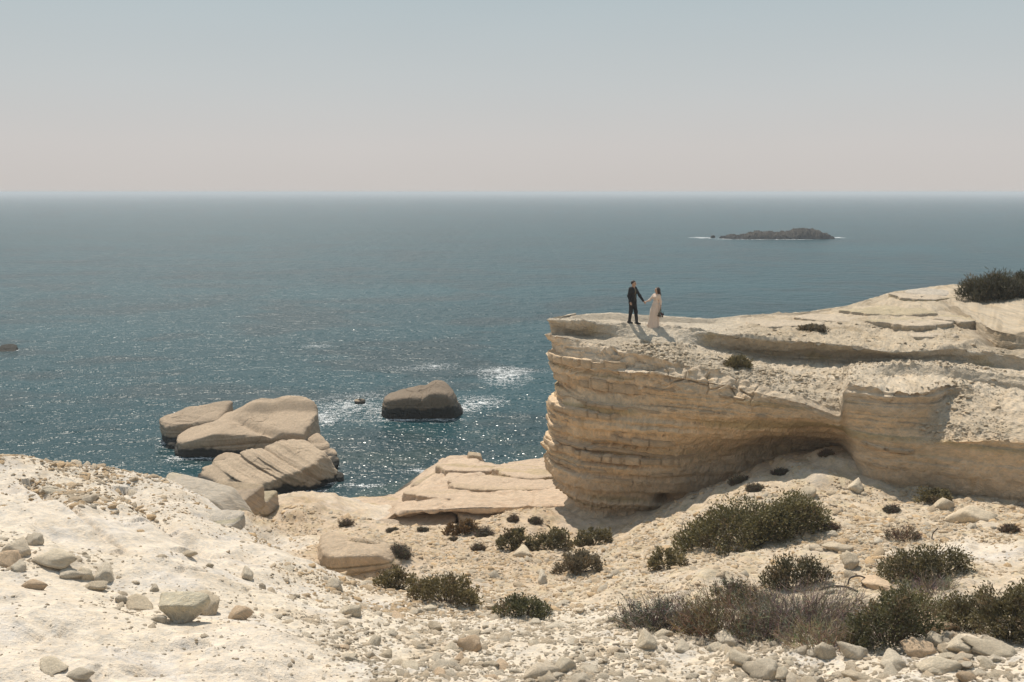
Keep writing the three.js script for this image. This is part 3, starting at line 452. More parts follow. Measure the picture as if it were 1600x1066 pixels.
// ---------------------------------------------------------------- the islet far out
{
  const D = 392, c = wl(1210, D), half = 22.5, nu = 300, nv = 60, pos = new Float32Array(nu * nv * 3), col = new Float32Array(nu * nv * 3), uv = new Float32Array(nu * nv * 2);
  const top = x => { const t0 = x / half; return lerp(1, 0, sstep(.85, 1, Math.abs(t0))) * (t0 < -.6 ? lerp(.5, 1.5, sstep(-1, -.6, t0)) : t0 < -.1 ? lerp(1.4, 2.5, sstep(-.6, -.35, t0)) : t0 < .55 ? lerp(2.5, 3.6, sstep(.1, .35, t0)) : lerp(3.6, 1.3, sstep(.55, .95, t0))) - .15; }; const topOld = x => { const t = x / half; return Math.max(-.4, (1 - Math.pow(Math.abs(t), 3.2)) * lerp(2.4, 4.6, sstep(-.7, .35, t)) * (t > .75 ? 1 - (t - .75) * 1.8 : 1) - .5 + (t < -.72 ? (t + .72) * 3 : 0)); };
  for (let j = 0; j < nv; j++) for (let i = 0; i < nu; i++) {
    const k = j * nu + i, x = (i / (nu - 1) * 2 - 1) * half * .99, w = (j / (nv - 1) * 2 - 1), z = w * 9;
    const prof = clamp(1.25 * (1 - Math.pow(Math.abs(w), 2.6))), n = fbm(x * .25, 1, z * .25, 4), r = Math.abs(noise(x * .9, 5, z * .9));
    let y = top(x) * Math.min(1, prof) + (1.1 * n + 1.2 * r - .4) * Math.min(1, prof * 2) - .8 * (1 - Math.min(1, prof * 1.5)); const st = y / .8, f = st - Math.floor(st); y += .5 * .8 * (sstep(.3, .8, f) - f);
    pos[k * 3] = x; pos[k * 3 + 1] = y; pos[k * 3 + 2] = -z;
    const low = 1 - sstep(.8, 1.5, y + .8 * noise(x * .5, 2, z * .5)), v = 1 + .3 * n + .25 * noise(x * 1.3, y * 2, z * 1.3);
    col[k * 3] = lerp(.065, .014, low) * v; col[k * 3 + 1] = lerp(.05, .012, low) * v; col[k * 3 + 2] = lerp(.034, .01, low) * v; uv[k * 2] = x / 6; uv[k * 2 + 1] = (z + y) / 6;
  }
  const m = mesh('rocky_islet', geoFrom(pos, gridIndex(nu, nv), col, uv), M.islet); m.position.copy(c); tag(m, 'long low brown rocky islet far out in the sea', 'islet');
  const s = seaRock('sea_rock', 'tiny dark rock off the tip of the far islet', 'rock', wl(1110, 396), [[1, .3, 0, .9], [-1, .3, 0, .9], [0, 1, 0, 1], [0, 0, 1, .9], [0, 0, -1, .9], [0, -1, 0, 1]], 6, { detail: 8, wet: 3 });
}
// ---------------------------------------------------------------- sea
let seaMat;
const seaWave = (x, z, D) => {
  const k = D < 60 ? 1 : 1;
  return .07 * noise(x * .16 + z * .05, 1, z * .30) + .05 * noise(x * .45 - z * .1, 5, z * .62) + .032 * noise(x * 1.1, 8, z * 1.35) + (D < 140 ? .014 * noise(x * 2.6, 2, z * 2.9) : 0);
};
{
  const ts = spaced([[-1.6, -.56, 24], [-.56, .56, 470], [.56, 1.6, 24]]), ds = spaced([[30, 44, 8], [44, 130, 300, true], [130, 700, 130, true], [700, 16000, 60, true]]);
  const nu = ts.length, nv = ds.length, pos = new Float32Array(nu * nv * 3), col = new Float32Array(nu * nv * 3), uv = new Float32Array(nu * nv * 2);
  for (let j = 0; j < nv; j++) for (let i = 0; i < nu; i++) {
    const k = j * nu + i, D = ds[j], x = ts[i] * D, z = -D;
    pos[k * 3] = x; pos[k * 3 + 1] = D < 1500 ? seaWave(x, z, D) * (D < 400 ? 1 : 1.4) : 0; pos[k * 3 + 2] = z; uv[k * 2] = x / 30; uv[k * 2 + 1] = z / 30;
    // sand and weed on the bed show through near the shore
    const weed = sstep(-.05, .35, fbm(x * .05, 3, z * .075, 4)), depth = sstep(-6, -.4, look(tabH, x, z)) * (D < 78 ? 1 : 0), sand = depth * sstep(.0, .3, noise(x * .25, 5, z * .25) + .1);
    const n = fbm(x * .012, 9, z * .03, 3);
    let r = .0085, g = .048, b = .058;
    r = lerp(r, .021, weed * .5); g = lerp(g, .032, weed * .5); b = lerp(b, .034, weed * .5);
    r = lerp(r, .045, sand * .6); g = lerp(g, .068, sand * .6); b = lerp(b, .056, sand * .6);
    const v = 1 + .25 * n; col[k * 3] = r * v; col[k * 3 + 1] = g * v; col[k * 3 + 2] = b * v;
  }
  const N = 1024, a = tileField(N, 10, 2, .6, 31, 1, 1.5), b = tileField(N, 24, 3, .62, 33, 1, 1.35), c = tileField(N, 90, 3, .7, 35, 1, 1.2), hgt = new Float32Array(N * N);
  for (let k = 0; k < N * N; k++) hgt[k] = a[k] * .10 + b[k] * .07 + c[k] * .028;             // metres, over a 30 m tile
  const cell = 30 / N, nm = texture(N, k => { const x = k % N, y = (k / N) | 0; const gx = (hgt[y * N + (x + 1) % N] - hgt[y * N + (x + N - 1) % N]) / (2 * cell), gy = (hgt[((y + 1) % N) * N + x] - hgt[((y + N - 1) % N) * N + x]) / (2 * cell); const l = Math.hypot(gx, gy, 1); return [.5 - gx / l / 2, .5 - gy / l / 2, .5 + .5 / l]; });
  const m = new THREE.MeshPhysicalMaterial({ vertexColors: true, roughness: .3, ior: 1.333, specularIntensity: .42, normalMap: nm, normalScale: new THREE.Vector2(1, 1) });
  seaMat = m;
  kind(mesh('sea', geoFrom(pos, gridIndex(nu, nv), col, uv), m), 'structure', 'calm blue sea reaching to the horizon');
}
// ---------------------------------------------------------------- foam: flecks of froth on the water where it breaks on rocks
{
  const fleck = new THREE.SphereGeometry(1, 6, 4); fleck.scale(1, .3, 1);
  const mat = new THREE.MeshStandardMaterial({ color: new THREE.Color(.8, .81, .8), roughness: .9 });
  const spots = [[545, 634, 82.5, 3.2, 5.5, .3], [500, 648, 79.5, 1.6, 3.2, .32], [598, 650, 80, 1.4, 2.2, .5], [790, 589, 96.5, 2.2, 5, .5], [775, 580, 99.5, 3, 2.4, .25], [815, 580, 99.5, 2.4, 1.6, .2], [748, 630, 84.5, 2.2, 2.6, .45], [728, 642, 82, 1.2, 1.8, .6], [680, 574, 102.5, 2.2, 2.4, .22], [640, 578, 101, 3, 1.5, .1], [492, 540, 116, 2, 1.6, .2], [262, 726, 66, .6, 1, .7], [252, 697, 70.5, .7, 1.2, .5], [508, 655, 77, .6, 2, .5], [15, 546, 113, .8, .6, .9], [1096, 370.5, 397, 5, 5, .9], [1140, 374, 386, 6, 3, .7], [1303, 369.5, 399, 2.6, 4, 1], [1235, 376, 382, 8, 2, .4], [1180, 375.5, 383, 9, 2, .5], [1275, 372.5, 388, 5, 2.5, .5], [625, 660, 77.7, 2.2, .5, .5], [690, 660, 77.8, 1.6, .5, .6], [300, 723, 66, 1.8, .4, .5], [350, 723, 66, 1.6, .4, .4], [455, 727, 63.3, 1, .6, .4], [512, 742, 61, .5, 1.4, .6], [470, 779, 58.3, 1.4, .5, .4], [560, 771, 59.6, 1.6, .5, .4], [650, 739, 63, 1.2, .6, .4]];
  spots.forEach(([px, py, D, rx, rz, dens], s) => {
    const R = rng(900 + s), c = wl(px, D), far = D > 200 ? 3 : 1, n = Math.round(4200 * rx * rz * dens / (far * far * .8)), list = [];
    for (let i = 0; i < n; i++) { const a = R() * 6.283, q = Math.pow(R(), .6), x = c.x + Math.cos(a) * q * rx * 1.25, z = c.z + Math.sin(a) * q * rz * 1.25, wx = x + .25 * far * noise(x * 1.5 / far, 2, z * 1.5 / far), v = Math.abs(noise(wx * 1.5 / far, 3 + s, z * 2 / far)), core = sstep(.55, .1, q) * sstep(-.1, .25, noise(x * .8 / far, 5 + s, z * 1.1 / far)); if (R() > core * .8 + sstep(.2, .03, v) * (1.3 - q)) continue; list.push([x, z, (.008 + .03 * R() * R()) * far, R() * 3]); }
    const im = new THREE.InstancedMesh(fleck, mat, list.length), q = new THREE.Quaternion(), m4 = new THREE.Matrix4();
    list.forEach(([x, z, r, t], i) => im.setMatrixAt(i, m4.compose(new THREE.Vector3(x, seaWave(x, z, D) + .012, z), q.setFromAxisAngle(new THREE.Vector3(0, 1, 0), t), new THREE.Vector3(r * 1.6, r, r))));
    im.castShadow = im.receiveShadow = true; im.name = numbered('sea_foam'); scene.add(kind(im, 'stuff', 'white foam on the water'));
  });
}

// ---------------------------------------------------------------- wavelets: small sharp ripples that catch the sun one by one
{
  const g = new THREE.BufferGeometry(); g.setAttribute('position', new THREE.BufferAttribute(new Float32Array([-1, 0, 1, 1, 0, 1, .75, 1, 0, -.75, 1, 0, -1, 0, -1, 1, 0, -1]), 3)); g.setIndex([0, 1, 2, 0, 2, 3, 3, 2, 5, 3, 5, 4]);
  const gg = g.toNonIndexed(); gg.computeVertexNormals();
  const mat = new THREE.MeshPhysicalMaterial({ color: new THREE.Color(.012, .04, .05), roughness: .24, ior: 1.333 }), R = rng(515), list = [];
  for (let i = 0; i < 400000 && list.length < 9000; i++) {
    const D = 52 * Math.pow(150 / 52, R()), x = (R() * 1.1 - .58) * D, z = -D, px = 800 + 1556 * x / D;
    const wind = .004 + .035 * sstep(.05, .4, fbm(x * .05, 4, z * .05, 3)) + .9 * Math.exp(-(((x + 5 - .04 * D) / 15) ** 2) - (((D - 66) / 16) ** 2)); if (R() > wind * .8) continue;
    if (look(tabH, x, z) > -.3 && D < 66) continue;
    const l = .03 + .06 * R(), w = .014 + .02 * R(); list.push([x, z, l, w * Math.tan((4 + 26 * R()) * Math.PI / 180), w, (R() - .5) * 1.7]);
  }
  const im = new THREE.InstancedMesh(gg, mat, list.length), q = new THREE.Quaternion(), m4 = new THREE.Matrix4(), Y = new THREE.Vector3(0, 1, 0);
  list.forEach(([x, z, l, h, w, t], i) => im.setMatrixAt(i, m4.compose(new THREE.Vector3(x, seaWave(x, z, -z) + .004, z), q.setFromAxisAngle(Y, t), new THREE.Vector3(l, h, w))));
  im.castShadow = im.receiveShadow = true; im.name = numbered('sea_ripples'); scene.add(kind(im, 'stuff', 'small sharp ripples glinting on the sea'));
}

// ---------------------------------------------------------------- stones
function randomStone(seed, detail, flat = .7) {
  const R = rng(seed), pl = [], n = 8 + Math.floor(R() * 4);
  for (let i = 0; i < n; i++) { const y = 1 - 2 * (i + .5) / n, a = i * 2.4 + R() * 1.6, r = Math.sqrt(1 - y * y); pl.push([Math.cos(a) * r + (R() - .5) * .4, y + (R() - .5) * .4, Math.sin(a) * r + (R() - .5) * .4, .72 + .4 * R()]); }
  const sx = 1 + .35 * (R() - .3), sz = 1 + .3 * (R() - .5), sy = flat * (.8 + .4 * R()), t = .93 + .12 * R(), o = seed * 3.7;
  return rockGeo(detail, pl, 15 + 16 * R(), v => { const k = 1 + .09 * noise(v.x * 1.7 + o, v.y * 1.7, v.z * 1.7) + .035 * noise(v.x * 5 + o, v.y * 5, v.z * 5); v.set(v.x * k * sx, v.y * k * sy, v.z * k * sz); },
    (x, y, z, ny, out) => { const w = t * (1 + .1 * noise(x * 1.3 + o, y * 1.3, z * 1.3) + .07 * noise(x * 5 + o, y * 5, z * 5)); out[0] = .74 * w; out[1] = .635 * w; out[2] = .49 * w; }, 1.8);
}
const stoneGeos = Array.from({ length: 14 }, (_, i) => randomStone(40 + i, 4));
const pebbleGeos = Array.from({ length: 5 }, (_, i) => randomStone(80 + i, 1));
const stoneMats = [[1, 1, 1], [.94, .90, .84], [.97, .95, .93], [1, .86, .74], [1.04, 1.03, 1]].map(c => { const m = M.stone.clone(); m.color = new THREE.Color().setRGB(...c); return m; });
function project(p) { const s = Math.sin(PITCH), c = Math.cos(PITCH), y = p.y - EYE, d = -s * y - c * p.z, u = c * y - s * p.z; return [W / 2 + F * p.x / d, H / 2 - F * u / d]; }
function restStone(name, geo, mat, x, z, sx, sy, sz, turn, tx, tz, label, cat, group, sink = .36, y0) {
  const m = mesh(name, geo, mat); m.scale.set(sx, sy, sz); m.rotation.set(tx, turn, tz); m.position.set(x, (y0 ?? groundY(x, z)) + sy * (.62 - sink), z); return tag(m, label, cat, group);
}
function hitGround(px, py) {                              // where the sight line through (px, py) meets the ground
  const d = at(px, py, 1); d.y -= EYE; let lo = 9; for (let D = 9; D < 60; D += .1) { if (EYE + d.y * D < groundY(d.x * D, -D)) { lo = D; break; } }
  let a = lo - .1, b = lo; for (let i = 0; i < 12; i++) { const m = (a + b) / 2; if (EYE + d.y * m < groundY(d.x * m, -m)) b = m; else a = m; } return { x: d.x * b, z: -b, D: b };
}
// the stones one notices: picture place of the foot, width and height in picture pixels, flatness, colour, turn, label
const NOTED = [
  [78, 884, 66, 26, 0, 4, .2, 'broad pale slab stone with a scalloped lower edge, on the white slope'], [322, 958, 44, 36, 5, 1, 1.9, 'lumpy stone leaning against the three-cornered grey boulder'], [370, 968, 34, 32, 8, 3, .4, 'pinkish boulder lying alone right of the three-cornered boulder'],
  [160, 908, 36, 26, 3, 0, .7, 'angular stone at the right end of the rubble patch on the white slope'], [147, 921, 26, 15, 6, 1, 1.2, 'tilted flat stone just below the angular stone of the rubble patch'], [47, 919, 33, 17, 7, 3, .3, 'tan flat stone alone below the broad slab stone'], [24, 870, 40, 26, 9, 2, .5, 'grey tilted stone left of the broad slab stone'], [8, 884, 34, 30, 10, 3, 2.2, 'tan boulder cut by the left edge of the picture'], [26, 892, 28, 18, 11, 0, .1, 'white rounded stone below the grey tilted stone'],
  [216, 952, 42, 14, 12, 1, .15, 'long flat stone just left of the three-cornered boulder'], [190, 942, 20, 13, 1, 2, .6, 'small grey stone left of the long flat stone'], [248, 972, 22, 18, 4, 0, .6, 'pale block under the left corner of the three-cornered boulder'], [240, 924, 16, 9, 3, 2, .6, 'small dark stone above the three-cornered boulder'], [55, 852, 18, 17, 13, 0, .3, 'small jagged stone right of the grey tilted stone'], [105, 902, 34, 14, 2, 0, 1.3, 'low cracked stone in the middle of the rubble patch'], [130, 905, 24, 16, 5, 4, .3, 'white stone touching the angular stone of the rubble patch'],
  [77, 1045, 44, 14, 6, 4, .1, 'thin white flake of stone lying at the bottom of the white slope'], [120, 1060, 40, 16, 0, 0, .4, 'pale plate of stone tilted at the bottom edge, right of the thin flake'], [293, 869, 22, 12, 8, 1, .5, 'small tan stone alone on the clean white slope'], [326, 886, 11, 7, 7, 1, .2, 'pebble alone right of the small tan stone on the white slope'], [386, 905, 20, 18, 9, 0, .9, 'pale stone beside the scatter of pebbles on the right of the white slope'],
  [410, 920, 12, 10, 1, 2, .3, 'small square stone below the scatter of pebbles'], [548, 962, 32, 26, 4, 4, .8, 'bright white block in the rubble right of the white slope'], [522, 922, 20, 18, 5, 0, .2, 'white block at the lip of the gully below the undercut ledge'], [602, 1027, 24, 12, 3, 1, .1, 'flat tan stone at the edge of clean slope and rubble'], [680, 985, 18, 14, 12, 1, .5, 'square tan stone below the wide green bush'], [744, 1016, 18, 20, 13, 3, .8, 'pinkish stone standing in the centre of the rubble'], [718, 1034, 16, 12, 2, 3, .3, 'small reddish stone in the centre of the rubble'],
  [842, 1060, 52, 30, 7, 2, .6, 'large grey boulder at the bottom edge, in the centre of the rubble'], [880, 1050, 30, 34, 8, 4, .2, 'steep white boulder right of the large grey one at the bottom edge'], [1014, 1012, 28, 25, 9, 4, .8, 'bright rounded boulder in front of the grey shrub'], [1036, 998, 26, 18, 10, 4, .1, 'pale boulder half inside the grey shrub'], [1043, 966, 17, 13, 3, 4, .5, 'white stone caught in the middle of the grey shrub'], [1140, 1008, 40, 22, 11, 0, .5, 'wedge-shaped stone at the foot of the brown dry shrub'], [1160, 1042, 28, 26, 12, 4, .9, 'pale boulder below the wedge-shaped stone'],
  [1206, 1062, 30, 26, 13, 0, .2, 'boulder on the left of a pair at the bottom edge'], [1223, 1060, 24, 22, 0, 4, 1.4, 'rounded boulder on the right of a pair at the bottom edge'], [1291, 1028, 32, 24, 1, 4, .7, 'three-cornered white stone in front of the shrubs, right of centre'], [1336, 1030, 26, 26, 2, 0, 1.7, 'pointed stone right of the three-cornered white stone'], [1345, 1064, 44, 18, 4, 1, .1, 'flat grey-tan block on the bottom edge'], [1443, 1026, 42, 24, 5, 3, .3, 'large tan boulder in the pile before the dark bush'], [1461, 1008, 16, 24, 6, 4, .4, 'white stone standing on end in the pile before the dark bush'], [1480, 1000, 24, 16, 7, 0, .6, 'rounded stone at the top of the pile before the dark bush'],
  [1478, 1020, 22, 22, 8, 1, .7, 'wedge stone in the middle of the pile before the dark bush'], [1506, 1018, 44, 20, 9, 4, .2, 'long white boulder in the pile before the dark bush'], [1508, 1032, 28, 14, 10, 2, .4, 'grey stone under the long white boulder'], [1551, 992, 34, 18, 11, 4, -.5, 'tilted white slab at the foot of the bush by the right edge'], [1556, 1012, 26, 16, 12, 2, .3, 'flat grey stone below the tilted white slab'], [1572, 1026, 40, 16, 13, 4, .1, 'long pale stone low at the right, under the flat grey stone'], [1466, 1050, 60, 26, 0, 4, .15, 'broad white block low in the foreground, right of the flat tan block'], [1512, 1062, 28, 14, 1, 3, .2, 'red-brown stone on the bottom edge'], [1400, 1046, 52, 26, 3, 0, .3, 'pale buried rock left of the broad white block'],
  [1314, 862, 42, 14, 4, 1, .15, 'tan rectangular block on the ramp right of the big green bush'], [1332, 888, 22, 22, 5, 1, .5, 'rounded tan stone below the tan rectangular block'], [1524, 814, 44, 30, 6, 1, .3, 'tan boulder lying on the right below the cliff'], [1476, 796, 32, 22, 7, 1, .6, 'brown boulder beside the small bush under the cliff'], [1262, 778, 34, 24, 8, 1, .9, 'brown boulder behind the big green bush'], [1340, 770, 22, 18, 9, 4, .2, 'white boulder by the foot of the shaded cliff'], [1148, 862, 12, 16, 10, 1, .3, 'tan stone at the foot of the big green bush'], [1375, 920, 56, 14, 11, 3, .15, 'orange-tan slab under the dark bush on the ramp'], [1462, 985, 64, 26, 12, 3, .2, 'tan rock between the dark bush and the bush by the right edge'], [1474, 953, 16, 14, 13, 4, .6, 'white stone perched on the tan rock between two bushes'],
  [816, 868, 28, 14, 2, 1, .3, 'brown stone in front of the round bushes under the cliff'], [848, 912, 18, 20, 3, 0, .5, 'pale stone on the gully bank'], [772, 953, 24, 10, 4, 1, .2, 'flat brown stone beside the low bush in the rubble'],
];
const stoneSpots = [];
for (const [px, py, w, h, g, mt, turn, label] of NOTED) {
  const p = hitGround(px, py), s = p.D / F, sx = w * s / 2.05, sy = h * s / 1.25, sz = Math.max(sx * .75, sy * .7); stoneSpots.push([p.x, p.z, sx * 1.2]);
  restStone('boulder', stoneGeos[g], stoneMats[mt], p.x, p.z - sz * .45, sx, sy, sz, turn - .5, .12 * Math.sin(px), .12 * Math.cos(py), label, 'boulder');
}
// loose stones of the rubble: the larger ones singly, the rest as gravel
{
  const R = rng(4242), cand = [];
  for (let i = 0; i < 420000 && cand.length < 70000; i++) {
    const D = 11 * Math.pow(44 / 11, Math.pow(R(), .85)), x = (R() * 1.16 - .58) * D, z = -D, rub = look(tabR, x, z);
    const clump = .55 + 1.0 * noise(x * .8, 3, z * .8); if (R() > Math.pow(rub, 1.4) * clump * (D < 21 ? .42 : 1) + .004) continue;
    const y = groundY(x, z); if (y < .3) continue;
    if (x > 1.5 && look(tabH, x, z) > 0 && D > 38.5) continue;
    const s = .01 + .018 * R() + (R() < .35 ? .035 * R() : 0) + (R() < .07 ? .1 * Math.pow(R(), 1.5) : 0);
    cand.push([x, y, z, s * (.55 + .5 * rub) * (D > 22 ? 1.25 : 1), R(), R(), R(), R()]);
  }
  cand.sort((a, b) => b[3] / -b[2] - a[3] / -a[2]);
  // what each loose stone lies near, so that its label can say so
  const NEAR = [[60, 900, 'in the rubble patch on the white slope'], [120, 780, 'in the broken band along the crest of the white slope'], [200, 1000, 'on the bare foot of the white slope'], [320, 985, 'around the three-cornered grey boulder'], [420, 930, 'where the white slope runs out to the right'], [540, 950, 'around the bright white block'], [520, 1030, 'at the seam of white slope and rubble'], [620, 980, 'below the small round gully bush'], [700, 975, 'below the broad gully bush'], [640, 1045, 'on the bottom edge, left part of the rubble'], [740, 1045, 'on the bottom edge, around the pinkish standing stone'], [800, 1000, 'below the low spreading bush'], [860, 1050, 'around the large grey boulder on the bottom edge'], [900, 980, 'in the rubble left of the grey dry shrub'], [960, 1040, 'on the bottom edge below the grey dry shrub'], [1020, 1010, 'around the bright rounded boulder'], [1080, 1045, 'on the bottom edge below the brown dry shrub'], [1150, 1030, 'around the wedge-shaped stone'], [1215, 1050, 'around the pair of boulders on the bottom edge'], [1300, 1035, 'around the three-cornered white stone'], [1390, 1050, 'around the pale buried rock'], [1460, 1020, 'in the pile before the dark bush'], [1540, 1030, 'below the bush at the right edge'], [1300, 880, 'around the tan rectangular block'], [1400, 850, 'around the brown shrub on the ramp'], [1540, 870, 'on the bare ramp at the right'], [1000, 890, 'on the bank left of the pale rock swelling'], [800, 890, 'on the stony floor of the gully'], [660, 880, 'on the slope above the broad gully bush'], [1500, 810, 'under the shaded cliff at the right']];
  const region = (x, z) => { const y = groundY(x, z), q = project(new THREE.Vector3(x, y, z)); let b = 1e9, n = 0; NEAR.forEach((a, i) => { const d = (a[0] - q[0]) ** 2 + ((a[1] - q[1]) * 1.6) ** 2; if (d < b) { b = d; n = i; } }); return NEAR[n][2]; };
  const out = [];
  for (const c of cand) {
    const vis = Math.abs(c[0] / -c[2]) < .52;
    if (out.length < 230 && vis && c[3] > .04) { const where = region(c[0], c[2]), mi = c[7] < .45 ? 0 : c[7] < .6 ? 1 : c[7] < .68 ? 2 : c[7] < .75 ? 3 : 4, l = `${c[3] > .1 ? 'large' : c[3] > .075 ? 'middling' : 'small'} ${['cream', 'tan', 'grey', 'pinkish', 'white'][mi]} loose stone ${where}`, g = `loose stones ${where}`; const e = .8 + .5 * c[5]; restStone('loose_stone', stoneGeos[Math.floor(c[4] * 14)], stoneMats[mi], c[0], c[2], c[3] * e, c[3] * (.6 + .4 * c[6]), c[3], c[6] * 6.28, .5 * (c[5] - .5), .5 * (c[4] - .5), l, 'stone', g, .6, c[1]); out.push(c); c.used = true; }
  }
  const q = new THREE.Quaternion(), m4 = new THREE.Matrix4(), col = new THREE.Color(), E = new THREE.Euler();
  pebbleGeos.forEach((g, n) => {
    const list = cand.filter((c, i) => !c.used && i % 5 === n), im = new THREE.InstancedMesh(g, M.stone, list.length);
    list.forEach((c, i) => { const e = .8 + .5 * c[5]; m4.compose(new THREE.Vector3(c[0], c[1] - c[3] * .12, c[2]), q.setFromEuler(E.set(.8 * (c[5] - .5), c[6] * 6.28, .8 * (c[4] - .5))), new THREE.Vector3(c[3] * e, c[3] * (.6 + .4 * c[6]), c[3])); im.setMatrixAt(i, m4); const v = (c[2] < -21 ? .8 : .86) + .24 * c[7], t = c[4] * (c[2] < -21 ? .3 : .12); im.setColorAt(i, col.setRGB(v * (1 + t * .3), v * (1 - t * .4), v * (1 - t * 1.2))); });
    im.castShadow = im.receiveShadow = true; im.name = numbered('gravel'); scene.add(kind(im, 'stuff', 'loose gravel and pebbles'));
  });
  // stones on the ledges of the headland
  const list = [], L = promL;
  for (let i = 0; i < 60000 && list.length < 5200; i++) {
    const a = Math.floor(R() * L.nu), b = Math.floor(R() * L.nv), k = b * L.nu + a, x = L.out[k * 3], y = L.out[k * 3 + 1], z = L.out[k * 3 + 2], rub = promRubble(L.us[a], L.vs[b], x, z);
    if (L.nrm[k * 3 + 1] < .45 || R() > rub * rub * 1.2 || L.us[a] > 15.2) continue;
    if (Math.abs(L.vs[b] - 4.8) < .35 && L.us[a] > 2.6 && L.us[a] < 5) continue;
    list.push([x, y, z, .012 + .02 * R() + (R() < .1 ? .07 * R() : 0), R(), R(), R(), R()]);
  }
  const im = new THREE.InstancedMesh(pebbleGeos[1], M.stone, list.length);
  list.forEach((c, i) => { m4.compose(new THREE.Vector3(c[0], c[1] + c[3] * .15, c[2]), q.setFromEuler(E.set(.8 * (c[5] - .5), c[6] * 6.28, .8 * (c[4] - .5))), new THREE.Vector3(c[3] * 1.2, c[3] * .8, c[3])); im.setMatrixAt(i, m4); const v = .82 + .25 * c[7]; im.setColorAt(i, col.setRGB(v, v * .95, v * .88)); });
  im.castShadow = im.receiveShadow = true; im.name = numbered('gravel'); scene.add(kind(im, 'stuff', 'loose gravel on the ledges of the headland'));
}
// ---------------------------------------------------------------- ledges and rocks that stick out of the slopes
function ledge(name, label, px, py, D, planes, p, o = {}) {
  const c = o.ground ? (() => { const h = hitGround(px, py), v = new THREE.Vector3(h.x, 0, h.z - (o.back || 0)); v.y = groundY(v.x, v.z) + o.ground; return v; })() : at(px, py, D);
  if (o.level) c.y = groundY(c.x, c.z - o.level[0]) + o.level[1];
  const g = rockGeo(o.detail || 30, planes, p, (v, dx, dy, dz) => {
    const x = v.x + c.x, y = v.y + c.y, z = v.z + c.z, B = bedShape(x, y * 2.2, z, .15);
    const k = (o.bed ?? .05) * B.p + (o.rough || 0) * (noise(x * .9, 4, z * .9) + .5 * noise(x * 2.6, 4, z * 2.6)) * (1 - Math.abs(dy)) + .06 * noise(x * 1.1, y * 1.1, z * 1.1) + .03 * noise(x * 3, y * 3, z * 3) + .012 * noise(x * 8, y * 8, z * 8); v.x += dx * k; v.y += dy * k; v.z += dz * k;
  }, (X, Y, Z, ny, out) => {
    const x = X + c.x, y = Y + c.y, z = Z + c.z, B = bedShape(x, y * 2.2, z, .15), t = o.tint || [.63, .55, .45], w = 1 + .09 * fbm(x * .7, y, z * .7, 3) + .05 * noise(x * 5, y * 5, z * 5) - (o.band || .1) * sstep(.6, .9, B.tone); out[0] = t[0] * w; out[1] = t[1] * w; out[2] = t[2] * w * (1 - .12 * sstep(.6, .9, B.tone));
  }, 1.6);
  const m = mesh(name, g, M.sea_rock, o.parent); m.position.copy(c); return o.parent ? m : tag(m, label, 'rock');
}
ledge('rock_ledge', 'undercut tan rock ledge with banded hollow face in the gully', 552, 880, 30.9, [[.1, 1, .0, .5], [.3, -.5, 1, .42], [-.5, -.3, .8, .8], [-1, .2, .2, 1.1], [1, .75, .3, 1.0], [.3, .4, -1, 1.3], [0, -1, 0, 1.1]], 7, { tint: [.60, .46, .32], band: .4, bed: .1, detail: 38 });
ledge('rock_ledge', 'thin white rock shelf casting a shadow on the white slope', 326, 822, 26.0, [[.05, 1, .2, .13], [0, -.9, .5, .12], [0, -.2, 1, .42], [-1, 0, .3, .66], [1, 0, .3, .66], [0, 0, -1, .7], [0, -1, 0, .3]], 7, { detail: 28 });
ledge('rock_ledge', 'smooth grey rock wall behind the crest of the white slope', 310, 778, 36, [[.26, 1, .1, .34], [.1, .25, 1, .7], [-1, .1, .3, 1.2], [1, .7, .2, .85], [0, 0, -1, 1], [0, -1, 0, 1.3]], 9, { tint: [.60, .515, .41], detail: 30 });
ledge('rock_ledge', 'small brown overhanging rock left of the ramp-shaped boulder foot', 368, 782, 40, [[.1, 1, .2, .36], [0, -.4, 1, .5], [-1, 0, .3, .7], [1, .1, .3, .72], [0, 0, -1, .9], [0, -1, 0, .6]], 12, { tint: [.5, .385, .275], detail: 22 });
ledge('rock_ledge', 'small pale rock on the shore below the ramp-shaped boulder', 405, 786, 44, [[0, 1, .2, .34], [0, -.3, 1, .5], [-1, .2, .3, .55], [1, .1, .3, .6], [0, 0, -1, .6], [0, -1, 0, .5]], 8, { tint: [.58, .47, .355], detail: 18 });
ledge('rock_ledge', 'tan rock knob on the shore between the ramp-shaped boulder and the peach slab', 488, 798, 46, [[0, 1, .2, .4], [-.3, -.2, 1, .7], [-1, .2, .3, .8], [1, .1, .3, .8], [0, 0, -1, .8], [0, -1, 0, .8]], 9, { tint: [.57, .455, .34], detail: 22 });

